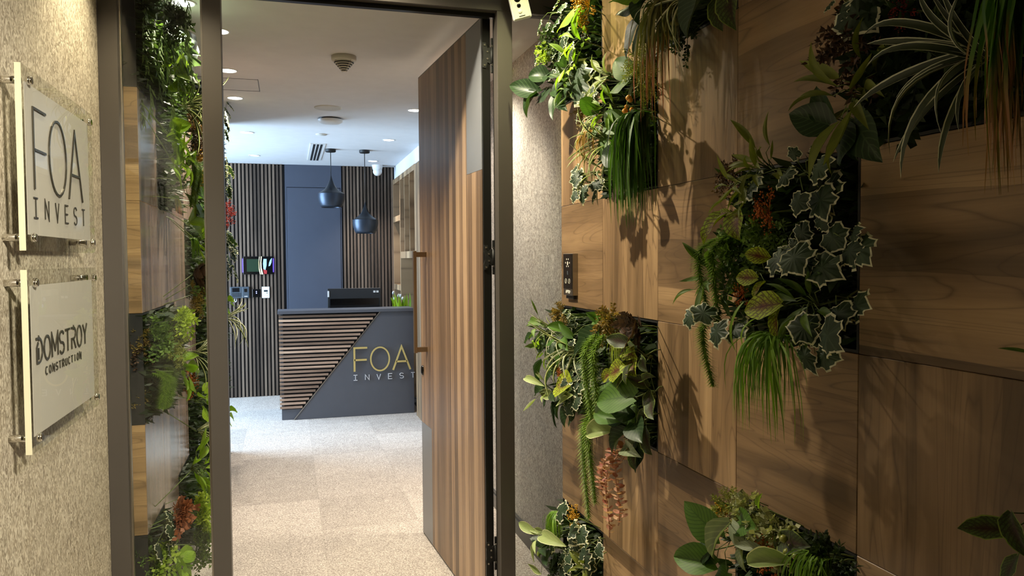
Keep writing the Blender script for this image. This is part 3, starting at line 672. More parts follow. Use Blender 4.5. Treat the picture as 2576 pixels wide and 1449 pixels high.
# ------------------------------------------------------------------ pendant lamps
def pendant(x, y, ztop, zs, zb, rs, label):
    t = thing('pendant_lamp', label, 'lamp', (x, y, 2.56), 'black pendant lamps over the reception desk')
    obj('ceiling_rose', MB().lathe([(0, -.028), (.044, -.028), (.050, -.024), (.050, 0)], 32), M['black'], t)
    obj('cord', MB().cyl((0, 0, -.028), (0, 0, ztop-2.56), .0035, n=8), M['black'], t)
    s = obj('shade', MB().lathe([(rs*c, zs-2.56+(ztop-zs)*h_) for c, h_ in ((.03, 1), (.05, .93), (.09, .82), (.13, .72), (.19, .60), (.26, .48), (.36, .36), (.48, .26), (.63, .17), (.80, .09), (.95, .03), (1, 0))], 48), M['pendant'], t)
    h = zs-zb
    obj('lower_bowl', MB().lathe([(rs, zs-2.56), (rs*1.01, zs-2.56-h*.25), (rs*.96, zs-2.56-h*.55), (rs*.84, zs-2.56-h*.85), (rs*.74, zb-2.56), (rs*.70, zb-2.556), (rs*.80, zs-2.56-h*.8), (rs*.9, zs-2.56-h*.3)], 48), M['pendant_low'], s)
    obj('bulb', MB().lathe([(0, zb-2.56+.035), (.022, zb-2.56+.045), (.03, zb-2.56+.065), (.02, zb-2.56+.095), (0, zb-2.56+.1)], 20), M['white'], t)
pendant(0.402, 7.62, 2.315, 2.135, 2.004, 0.126, 'black pendant lamp hanging higher, in front of the flush grey door')
pendant(0.722, 7.62, 2.065, 1.888, 1.757, 0.122, 'black pendant lamp hanging lower, in front of the slatted wall')
# ------------------------------------------------------------------ ceiling fittings
def downlight(x, y, z, label, dim=False, r=.045):
    t = thing('ceiling_downlight', label, 'light', (x, y, z), 'recessed ceiling downlights')
    obj('trim_ring', MB().lathe([(r, .002), (r+.001, -.004), (r+.008, -.004), (r+.010, 0), (r+.010, .002)], 32), M['white'], t)
    obj('lens', MB().lathe([(0, -.002), (r, -.002)], 32), M['lamp_dim' if dim else 'lamp'], t)
LN = ['seen through the glass pane nearest the frame', 'just past the mid post, half hidden by it', 'larger one beside the mid post above the access panel', 'next one behind the access panel', 'fourth from the mid post, over the bluish ceiling', 'unlit, close to the slatted back wall']
for (x, y), lb in zip(LEFT_ROW, LN): downlight(x, y, 2.56, 'recessed ceiling downlight '+lb, lb.startswith('unlit'))
RN = ['above the side glass by the wallpapered wall', 'hidden behind the open door top', 'cut by the open door edge', 'right of the ceiling discs, before the pendants', 'above the dome camera near the shelf wall']
for (x, y), lb in zip(RIGHT_ROW, RN): downlight(x, y, 2.56, 'recessed ceiling downlight '+lb)
for (p, a, e, c, g), lb in zip(FOYER_SPOTS, ('over the middle of the foyer by the door', 'above the planted wood wall', 'above the acrylic signs', 'behind the viewer')): downlight(p[0], p[1], 2.72, 'recessed foyer spotlight '+lb, False, .03)
t = thing('smoke_detector', 'cone-shaped white smoke detector with dark slots on the ceiling', 'detector', (0.294, 4.15, 2.56))
obj('base', MB().lathe([(0, 0), (.064, 0), (.064, -.020), (.060, -.026), (.0, -.026)], 40), M['offwhite'], t)
cg = obj('slotted_cone', MB().lathe([(.054, -.026), (.012, -.078), (.0, -.080)], 40), M['offwhite'], t)
for k in range(5):
    r = .050-.0085*k; z = -.033-.0098*k
    o = obj('slot', MB().lathe([(r+.0012, z), (r-.0025, z-.0044)], 40), M['black'], t)
obj('rib', MB().box(-.0015, .0015, -.054, -.012, -.0285, -.0275) , M['offwhite'], t)
for k in range(4):
    a_ = k*PI/2+.6; obj('rib', MB().tube([(math.cos(a_)*.0545, math.sin(a_)*.0545, -.027), (math.cos(a_)*.013, math.sin(a_)*.013, -.079)], .0016, 4), M['offwhite'], t)
t = thing('ceiling_speaker', 'flush round off-white ceiling speaker cover', 'speaker', (0.282, 5.56, 2.56))
obj('cover', MB().lathe([(0, -.007), (.085, -.007), (.094, -.004), (.095, 0)], 48), M['offwhite'], t)
t = thing('ceiling_dome', 'low white domed access point below the round speaker cover', 'access point', (0.318, 5.98, 2.56))
obj('base', MB().lathe([(.080, 0), (.080, -.010), (.0, -.010)], 48), M['dark'], t)
obj('dome', MB().lathe([(.092, -.010), (.090, -.024), (.070, -.036), (.035, -.042), (0, -.043)], 48), M['white'], t)
t = thing('round_sensor', 'small flat grey disc on the bluish ceiling', 'sensor', (0.282, 6.74, 2.56))
obj('disc', MB().lathe([(0, -.006), (.045, -.006), (.048, 0)], 32), M['offwhite'], t)
t = thing('air_vent', 'linear white air vent with three dark slots in the ceiling', 'vent', (0.275, 7.88, 2.56))
obj('frame', MB().box(-.068, .068, -.60, .60, -.006, 0), M['white'], t)
for x in (-.032, 0, .032): obj('slot', B(x-.010, x+.010, -.585, .585, -.0072, -.006), M['black'], t)
t = thing('dome_camera', 'white ball security camera in the far ceiling corner', 'camera', (0.972, 8.78, 2.56))
obj('mount', MB().lathe([(.060, 0), (.060, -.012), (.052, -.050), (0, -.050)], 32), M['white'], t)
b_ = obj('ball', MB().lathe([(0, -.052), (.03, -.043), (.046, -.022), (.050, 0), (.046, .022), (.03, .043), (0, .052)], 32), M['white'], t)
b_.location = (0, -.005, -.070); b_.rotation_euler = (math.radians(55), 0, math.radians(10))
obj('lens', MB().lathe([(0, -.0545), (.027, -.048), (.030, -.042)], 24), M['blackgloss'], b_)
# ------------------------------------------------------------------ devices on the back wall
YW = 8.931
t = thing('display_screen', 'wall display with blue light edges on the slatted wall', 'screen', (-.323, YW, 1.448))
obj('panel', B(-.155, .155, -.020, -.004, -.098, .098), M['blackgloss'], t, .002)
obj('light_strip', B(-.162, -.156, -.012, 0, -.075, .075), M['led_blue'], t); obj('light_strip', B(.156, .162, -.012, 0, -.075, .075), M['led_blue'], t)
def poly(par, n, pts, mat, d=-.0212): return obj(n, MB().prism(pts, lambda a, b, dd: (a, dd, b), d, -.0195), mat, par)
green = plain('screen_green', rgb(34, 52, 34), 0.3, bscale=60); cream = emit('screen_cream', rgb(225, 215, 165), .8); sblue = emit('screen_blue', rgb(130, 170, 215), .7); sred = emit('screen_red', rgb(130, 30, 30), .6)
poly(t, 'picture_field', [(-.118, -.068), (.010, -.068), (.010, .070), (-.118, .070)], green)
poly(t, 'picture_curve', [(.018, -.098), (.026, -.098), (.014, -.03), (.012, .04), (.018, .096), (.012, .096), (.004, .03), (.006, -.04)], cream)
poly(t, 'picture_curve', [(.032, -.098), (.052, -.098), (.036, -.03), (.034, .04), (.040, .098), (.030, .098), (.024, .03), (.024, -.03)], cream)
poly(t, 'picture_shape', [(.056, -.040), (.076, -.052), (.088, .0), (.090, .070), (.058, .070), (.052, .02)], sblue)
poly(t, 'picture_shape', [(.110, -.010), (.126, -.004), (.140, .030), (.146, .082), (.128, .060), (.116, .030)], sblue)
poly(t, 'picture_shape', [(.060, -.094), (.090, -.094), (.092, -.055), (.056, -.045), (.050, -.03)], sred)
t = thing('time_clock', 'grey fingerprint time clock on the slatted wall', 'time clock', (-.517, YW, 1.155))
obj('body', B(-.100, .100, -.034, 0, -.062, .062), M['clock'], t, .005)
obj('display', B(-.078, -.004, -.0355, -.034, .006, .050), M['blackgloss'], t); obj('side_module', B(.028, .096, -.038, -.033, -.058, .058), M['clock'], t, .003)
obj('reader_window', B(.046, .076, -.0395, -.0378, .004, .040), M['blackgloss'], t); obj('logo', B(.046, .080, -.0392, -.0378, -.046, -.040), M['white'], t)
for r in range(3):
    for c in range(5): obj('key', B(-.078+c*.019, -.065+c*.019, -.0362, -.0335, -.045+r*.015, -.036+r*.015), M['dark'], t)
obj('cable', MB().tube([(-.05, -.01, -.062), (-.056, -.012, -.085), (-.048, -.013, -.105), (-.036, -.012, -.095), (-.034, -.01, -.062)], .004, 6), M['white'], t)
t = thing('touch_switch', 'black glass touch switch with two blue dots', 'switch', (-.346, YW, 1.143))
obj('plate', B(-.041, .041, -.010, 0, -.044, .044), M['blackgloss'], t, .002)
for z in (.018, .0): obj('led', MB().cyl((.0, -.0112, z), (.0, -.0098, z), .005, n=10), M['led_dot'], t)
t = thing('thermostat', 'white wall thermostat beside the black touch switch', 'thermostat', (-.248, YW, 1.151))
obj('plate', B(-.040, .040, -.014, 0, -.062, .062), M['white'], t, .003); obj('display', B(-.020, .020, -.0152, -.014, .006, .026), M['dark'], t)
for r in range(3): obj('key', B(-.020, -.004, -.0150, -.0138, -.012-r*.014, -.004-r*.014), M['offwhite'], t)
obj('key', B(.008, .018, -.0152, -.0138, -.012, -.004), M['dark'], t); obj('key', B(.006, .020, -.0150, -.0138, -.04, -.03), M['offwhite'], t)
# ------------------------------------------------------------------ entry reader on the wood panel
t = thing('door_reader', 'black and steel entry reader on the level-grained wood panel', 'reader', (1.078, 2.865, 1.4375))
RX = lambda mb: mb
obj('body', B(-.022, 0, -.052, .052, -.082, .082), M['steel'], t, .0015)
obj('glass_face', B(-.0235, -.0215, -.049, .049, -.056, .080), M['blackgloss'], t)
obj('bottom_bracket', B(-.012, 0, -.035, .048, -.096, -.082), M['dark'], t)
TR_ = lambda a, b, d: (d, -a, b)
for (a, b) in ((-.010, .060), (.010, .060), (-.022, .046), (.022, .046), (-.010, .032), (.010, .032)): obj('mark', MB().prism([(a-.003, b-.003), (a+.003, b-.003), (a+.003, b+.003), (a-.003, b+.003)], TR_, -.0242, -.0234), M['offwhite'], t)
obj('mark', MB().prism([(-.004, .036), (.006, .038), (.007, .047), (0, .052), (-.006, .046)], TR_, -.0242, -.0234), M['offwhite'], t)
obj('mark', MB().prism([(-.004, 0), (.006, -.002), (.004, .014), (-.006, .014)], TR_, -.0242, -.0234), M['clock'], t)
for a in (-.020, .018):
    mb = MB(); stroke_mb(mb, arc(a, -.026, .010, .009, 0, 360, 20)[:-1], 1, .0016, TR_, -.0242, -.0234); stroke_mb(mb, [(a, -.030), (a, -.021)], 0, .0016, TR_, -.0242, -.0234); obj('touch_key', mb, M['offwhite'], t)
for k, ch in enumerate('APrO'): letter(t, ch, -.024+k*.0125, -.0735, .0095, .010, .0018, TR_, -.0232, -.0215, M['white'])
# ------------------------------------------------------------------ motion sensor camera on the top beam
t = thing('motion_sensor_camera', 'white motion sensor with two black lenses tilted on the top beam', 'sensor', (0.872, 2.90, 2.488))
t.rotation_euler = (math.radians(14), math.radians(-14), math.radians(-17))
obj('housing', B(-.037, .037, -.018, .018, -.062, .085), M['white'], t, .007, 4)
obj('face_plate', B(-.031, .031, -.0195, -.017, -.056, .080), M['offwhite'], t, .002)
for z, r, mt, nm in ((.016, .0125, 'blackgloss', 'lens'), (-.010, .0075, 'blackgloss', 'lens'), (-.032, .0075, 'offwhite', 'light_sensor')):
    o = obj(nm, MB().lathe([(0, 0), (r*.7, 0), (r, .0012), (r*1.12, .003)], 24), M[mt], t); o.location = (-.004, -.0215, z); o.rotation_euler = (-PI/2, 0, 0)
obj('maker_mark', B(-.012, .012, -.0203, -.019, -.050, -.0475), M['dark'], t)
obj('bracket', MB().cyl((0, .016, .02), (0, .070, .045), .012, n=14), M['white'], t)
# ------------------------------------------------------------------ leaves
def leaf_grid(name, wfun, nu=4, nv=7, fold=0.12, bend=0.12, curl=0.0, twist=0.0, notch=0.0, wz=0.7):
    mb = MB(); b = 0
    for j in range(nv+1):
        v = j/nv; w = wfun(v)
        for i in range(nu+1):
            u = i/nu*2-1; x = u*w*0.5
            y = v - notch*abs(u)*(1-v)**6
            z = fold*abs(u)*w*wz*1.6 + bend*1.15*v*(1-v) + curl*abs(u)**2*math.sin(v*9)
            a = twist*v; mb.v.append((x*math.cos(a), y, z + x*math.sin(a)*wz))
    for j in range(nv):
        for i in range(nu):
            q = [j*(nu+1)+i, j*(nu+1)+i+1, (j+1)*(nu+1)+i+1, (j+1)*(nu+1)+i]
            mb.face(q, [((i+d)/nu, (j+e)/nv) for d, e in ((0,0),(1,0),(1,1),(0,1))], True)
    return mb.mesh(name)
def hw(v): return (math.sin(PI*min(1, (v+0.03)**0.62))**0.75)*(1.0 if v < .5 else 1.0) if v < 1 else 0.01
def heart(v): return max(0.012, math.sin(PI*(min(1, v*0.985+0.012))**0.6)**0.85)
def ovate(v): return max(0.02, math.sin(PI*(v*0.98+0.015)**0.8)**0.8)*(1+0.05*math.sin(v*40))
def lance(v): return max(0.012, math.sin(PI*(v*0.985+0.01)**0.85))
def blade(v): return max(0.03, min(1, v*5+0.45)*(1-v**5)) if v < 1 else 0.02
PR = {}
PR['heart'] = [leaf_grid('leaf', heart, 4, 8, 0.10, 0.20, 0.02, 0, 0.16), leaf_grid('leaf', heart, 4, 8, 0.22, 0.38, 0.03, 0.2, 0.12), leaf_grid('leaf', heart, 4, 8, -0.12, 0.25, 0.05, -0.3, 0.14)]
PR['ovate'] = [leaf_grid('leaf', ovate, 4, 10, 0.08, 0.2, 0.03, 0, 0.08), leaf_grid('leaf', ovate, 4, 10, 0.16, 0.35, 0.04, 0.25, 0.08)]
PR['lance'] = [leaf_grid('leaf', lance, 2, 7, 0.3, 0.25, 0, 0.2, 0, 0.2), leaf_grid('leaf', lance, 2, 7, 0.3, 0.5, 0, -0.4, 0, 0.2), leaf_grid('leaf', lance, 2, 7, 0.3, -0.2, 0, 0.6, 0, 0.2)]
PR['blade'] = [leaf_grid('blade', blade, 2, 10, 0.4, 0.6, 0, 0.2, 0, 0.05), leaf_grid('blade', blade, 2, 10, 0.4, 1.0, 0, -0.4, 0, 0.05), leaf_grid('blade', blade, 2, 10, 0.4, 0.3, 0, 0.5, 0, 0.05)]
def ivy_leaf(seed):
    R = random.Random(seed); mb = MB()
    half = [(0, .12), (.14, .0), (.32, .02), (.50, .12), (.46, .30), (.44, .42), (.58, .60), (.40, .66), (.28, .72), (.14, .86)]
    pts = half + [(0, 1.0)] + [(-x, y) for x, y in half[:0:-1]]
    pts = [(p[0]*(1-t)+q[0]*t, p[1]*(1-t)+q[1]*t) for p, q in zip(pts, pts[1:]+pts[:1]) for t in (.22, .78)]
    pts = [(x+R.uniform(-.03, .03), y+R.uniform(-.03, .03)) for x, y in pts]; n = len(pts); c = (0, .40)
    rings = [0.33, 0.66, 0.87, 1.0]; bend = R.uniform(0.1, 0.4)
    mb.v.append((0, c[1], 0.05))
    for r in rings:
        for k, (x, y) in enumerate(pts):
            X = c[0]+(x-c[0])*r; Y = c[1]+(y-c[1])*r
            mb.v.append((X, Y, 0.05 - bend*(X*X+(Y-.4)**2) + 0.05*math.sin(k*2.1+seed)*r*r))
    for k in range(n):
        j = (k+1) % n; a0, a1 = k/n, (k+1)/n
        mb.face([0, 1+k, 1+j], [(0, a0), (rings[0], a0), (rings[0], a1)], True)
        for q in range(len(rings)-1):
            mb.face([1+q*n+k, 1+(q+1)*n+k, 1+(q+1)*n+j, 1+q*n+j], [(rings[q], a0), (rings[q+1], a0), (rings[q+1], a1), (rings[q], a1)], True)
    return mb.mesh('leaf')
PR['ivy'] = [ivy_leaf(1), ivy_leaf(2), ivy_leaf(3)]
_mm = {}
def proto(kind, i, mat):
    k = (kind, i % len(PR[kind]), mat)
    if k not in _mm:
        me = PR[kind][k[1]].copy(); me.materials.append(M[mat]); _mm[k] = me
    return _mm[k]
def put_leaf(t, w, kind, i, mat, p, q, wr, nrm, name='leaf'):
    p = Vector(p); q = Vector(q); d = q-p; Ln = d.length
    if Ln < 0.004: return
    # keep clear of the glass plane at Y = 3.0 (world)
    wq = t.matrix_world @ q; wp = t.matrix_world @ p
    if w == 'L' and (wq.y < 3.03 or wp.y < 3.03 or wp.x < -0.655): return
    if w == 'R' and max(wq.y, wp.y) > 2.955: return
    y = d/Ln; n = Vector(nrm); n = (n - y*n.dot(y))
    if n.length < 1e-3: n = y.orthogonal()
    n.normalize(); x = y.cross(n)
    mt = Matrix((x*Ln*wr, y*Ln, n*Ln)).transposed().to_4x4(); mt.translation = p
    o = obj(name, proto(kind, i, mat), None, t); o.matrix_local = mt
    return o
def stems(t, segs, r=0.0016, name='stem'):
    mb = MB()
    for p, q in segs:
        p = Vector(p); q = Vector(q); mid = (p+q)/2 + Vector((0, 0.01, 0.012))
        mb.tube([tuple(p), tuple(mid), tuple(q)], r, 4, r*0.7)
    if segs: obj(name, mb, M['stem'], t)
def grass_mesh(seed, n, spread, arch, w):
    R = random.Random(seed); mb = MB()
    for k in range(n):
        x0 = R.uniform(-spread, spread)*0.3; z0 = R.uniform(-.05, .1); vx = R.gauss(0, spread)*0.5; vz = R.uniform(0.1, 1)*arch; up = R.uniform(0, .5)*arch
        wa = R.uniform(-1.3, 1.3); cw, sw = math.cos(wa), math.sin(wa); ln = R.uniform(0.45, 1.05); u = R.random(); prev = None; ww = w*R.uniform(.7, 1.3); ns = 8
        for s in range(ns+1):
            t = s/ns; y = up*t*2 - (ln+up*2)*t**1.7; x = x0 + vx*(1-(1-t)**2) + 0.02*math.sin(t*7+k); z = z0 + vz*(1-(1-t)**2.5)*(1-0.25*t)
            h = ww*(1-t**3)/2+0.0006; b = len(mb.v); mb.v += [(x-h*cw, y, z-h*sw), (x+h*cw, y, z+h*sw)]
            if prev is not None: mb.face([prev, prev+1, b+1, b], [(u, (s-1)/ns), (u, (s-1)/ns), (u, t), (u, t)], True)
            prev = b
    return mb.mesh('blades')
def tassel_mesh(seed, n=190, nl=0.085, rad=1.0):
    R = random.Random(seed); mb = MB(); pts = []
    cx, cz = R.uniform(-.03, .03), R.uniform(0.0, .02)
    for k in range(13):
        t = k/12; pts.append(Vector((cx*math.sin(t*3), 0.06*math.sin(t*PI) - t, 0.10*min(1, t*5)*(1-.3*t)+cz*math.sin(t*4))))
    mb.tube([tuple(p) for p in pts], 0.006, 4)
    for k in range(n*3):
        t = k/(n*3); q = t*12; i = min(11, int(q)); p = pts[i].lerp(pts[i+1], q-i); ax = (pts[i+1]-pts[i]).normalized()
        a = ax.orthogonal().normalized(); b_ = ax.cross(a); ang = k*2.399; o = a*math.cos(ang)+b_*math.sin(ang)
        ld = (o+ax*0.9).normalized(); l = nl*rad*R.uniform(.8, 1.2)*(1-.35*t**4); w = ld.cross(ax).normalized()*0.0058; bi = len(mb.v); u = R.random()
        mb.v += [tuple(p-w), tuple(p+w), tuple(p+ld*l)]; mb.face([bi, bi+1, bi+2], [(u, 0), (u, 0), (u, 1)], True)
    return mb.mesh('tassel')
def sedum_mesh(seed):
    R = random.Random(seed); mb = MB(); pts = [Vector((0.05*math.sin(k*.5+seed), -k/12, 0.10*min(1, k/3))) for k in range(13)]
    mb.tube([tuple(p) for p in pts], 0.007, 4)
    for k in range(21):
        t = k/21; q = t*12; i = min(11, int(q)); p = pts[i].lerp(pts[i+1], q-i)
        for s in (0, PI):
            ang = k*1.57+s+R.uniform(-.3, .3); o = Vector((math.cos(ang), R.uniform(.2, 1.1), math.sin(ang))).normalized(); l = R.uniform(.055, .085); u = R.random(); p = p+o*l*.35; e = o.cross(Vector((0, 1, 0))).normalized(); up = e.cross(o); bi = len(mb.v)
            mb.v.append(tuple(p+o*l*.5)); 
            for m_ in range(7):
                aa = m_/7*2*PI; mb.v.append(tuple(p+o*(l*.5+l*.5*math.cos(aa))+e*l*.42*math.sin(aa)+up*l*0.22))
            for m_ in range(7): mb.face([bi, bi+1+m_, bi+1+(m_+1) % 7], [(u, 0), (u, 1), (u, 1)], True)
    return mb.mesh('strand')
def flower_mesh(seed, n=26):
    R = random.Random(seed); mb = MB()
    for s in range(n):
        th = R.uniform(0, 2*PI); ph = math.acos(R.uniform(0, 1)); d = Vector((math.sin(ph)*math.cos(th), math.sin(ph)*math.sin(th), math.cos(ph)*.7))
        mb.tube([(0, 0, 0), tuple(d*.8)], 0.01, 3)
        for k in range(9):
            c = d*R.uniform(.6, 1)+Vector((R.uniform(-.14, .14), R.uniform(-.14, .14), R.uniform(-.1, .1))); r = R.uniform(.035, .06); u = R.random(); b = len(mb.v)
            mb.v += [tuple(c+Vector(q)*r) for q in ((1,0,0),(-1,0,0),(0,1,0),(0,-1,0),(0,0,1),(0,0,-1))]
            for f in ((0,2,4),(2,1,4),(1,3,4),(3,0,4),(2,0,5),(1,2,5),(3,1,5),(0,3,5)): mb.face([b+i for i in f], [(u, 0)]*3, True)
    return mb.mesh('blossoms')
def fern_mesh(seed, n=16):
    R = random.Random(seed); mb = MB()
    for s in range(n):
        th = R.uniform(0, 2*PI); d = Vector((math.cos(th), math.sin(th), R.uniform(.2, 1.2))).normalized(); side = d.cross(Vector((0, 0, 1))).normalized(); nn = side.cross(d)
        pts = [d*t*1.0 - Vector((0, .35, 0))*t*t for t in (0, .25, .5, .75, 1)]
        mb.tube([tuple(p) for p in pts], 0.008, 3)
        for k in range(15):
            t = .15+.83*k/14; q = t*4; i = min(3, int(q)); p = pts[i].lerp(pts[i+1], q-i); l = .26*math.sin(PI*(t*.85+.12)); u = R.random()
            for sg in (-1, 1):
                ld = (side*sg+d*.45+nn*R.uniform(-.2, .2)).normalized(); bi = len(mb.v); w = d*0.045
                mb.v += [tuple(p-w), tuple(p+ld*l*.6-w*.9), tuple(p+ld*l), tuple(p+ld*l*.5+w), tuple(p+w)]
                mb.face([bi, bi+1, bi+2, bi+3, bi+4], [(u, 0)]*5, True)
    return mb.mesh('fronds')
def vine_mesh(seed):
    R = random.Random(seed); mb = MB(); ph = R.uniform(0, 6)
    pts = [Vector((0.05*math.sin(k*.35+ph), -k/16, 0.16*min(1, k/3)+0.03*math.sin(k*.5+ph))) for k in range(17)]
    mb.tube([tuple(p) for p in pts], 0.0035, 4)
    for k in range(30):
        t = (k+1)/31; q = t*16; i = min(15, int(q)); p = pts[i].lerp(pts[i+1], q-i)
        for sg in (-1, 1):
            tw = R.uniform(-.9, .9); ld = Vector((sg*.62*math.cos(tw), -.72, .45*math.sin(tw)+.15)).normalized(); l = R.uniform(.085, .115); w = ld.cross(Vector((0, .2, 1))).normalized()*l*.2; nn = w.cross(ld).normalized()*l*.1; bi = len(mb.v)
            mb.v += [tuple(p), tuple(p+ld*l*.35+w), tuple(p+ld*l), tuple(p+ld*l*.35-w), tuple(p+ld*l*.4+nn)]
            mb.face([bi, bi+1, bi+4], [(.5, 0), (1, .4), (.5, .4)], True); mb.face([bi+1, bi+2, bi+4], [(1, .4), (.5, 1), (.5, .4)], True)
            mb.face([bi+2, bi+3, bi+4], [(.5, 1), (0, .4), (.5, .4)], True); mb.face([bi+3, bi, bi+4], [(0, .4), (.5, 0), (.5, .4)], True)
    return mb.mesh('trailing_stem')
_pm = {}
def shared(key, fn, mat):
    k = (key, mat)
    if k not in _pm:
        me = fn(); 
        if not me.materials: me.materials.append(M[mat])
        _pm[k] = me
    return _pm[k]
BUSH = {'bush_dark': ('b_dark', 26, 9, .20, .11, 'leafy_sprig_bush'), 'bush_lime': ('b_lime', 24, 8, .24, .15, 'leafy_sprig_bush'), 'bush_green': ('b_green', 30, 9, .19, .11, 'leafy_sprig_bush'),
        'bush_needle': ('b_needle', 40, 12, .15, .035, 'needle_sprig_bush'), 'bush_moss': ('b_moss', 40, 10, .14, .05, 'moss_clump'), 'bush_rust': ('b_rust', 34, 11, .16, .07, 'leafy_sprig_bush'),
        'bush_brown': ('b_brown', 28, 10, .16, .08, 'leafy_sprig_bush'), 'bush_copper': ('b_copper', 26, 9, .22, .2, 'round_leaf_bush'), 'bush_round': ('b_round', 24, 8, .20, .19, 'round_leaf_bush')}
GRASS = {'grass_rust': ('g_rust', 40, .5, .5, .03), 'grass_dark': ('g_dark', 210, .26, .3, .024), 'grass_red': ('g_red', 60, .26, .35, .02), 'grass_lime': ('g_lime', 60, .5, .5, .026),
         'grass_green': ('g_green', 100, .5, .42, .022), 'grass_twotone': ('g_two', 90, .14, .2, .022)}
BROAD = {'hosta_lime': ('heart', 'l_lime', .085, .75), 'hosta_mid': ('heart', 'l_mid', .09, .72), 'hosta_dark': ('heart', 'l_slate', .085, .7), 'hosta_silver': ('heart', 'l_silver', .08, .45),
         'hosta_pale': ('heart', 'l_pale', .08, .5), 'philo_dark': ('heart', 'l_dark', .08, .72), 'philo_glossy': ('heart', 'l_dark', .09, .8), 'coleus': ('ovate', 'l_coleus', .07, .75), 'coleus_green': ('ovate', 'l_striped', .08, .55),
         'coleus_brown': ('ovate', 'l_brown', .06, .7), 'ivy': ('ivy', 'l_ivy', .058, 1.0), 'ivy_big': ('ivy', 'l_ivy', .07, 1.0), 'ivy_small': ('ivy', 'l_ivy', .035, .8),
         'lance_green': ('lance', 'l_lance', .075, .2), 'lance_olive': ('lance', 'l_olive', .075, .2), 'lance_lime': ('lance', 'l_lime', .07, .22), 'lance_pale': ('lance', 'l_pale', .07, .24),
         'spider': ('blade', 'l_spider', .15, .036), 'spider_big': ('blade', 'l_spider_g', .2, .06), 'blade_green': ('blade', 'l_lime', .1, .1)}
NAMES = {'hosta': 'broad_leaved_plant', 'philo': 'philodendron', 'coleus': 'coleus', 'ivy': 'variegated_ivy', 'lance': 'spear_leaved_plant', 'spider': 'spider_plant', 'blade': 'blade_plant'}
DEFN = {'spider': 16, 'ivy': 9, 'lance': 10, 'hosta': 3, 'philo': 4, 'coleus': 2, 'blade': 2}
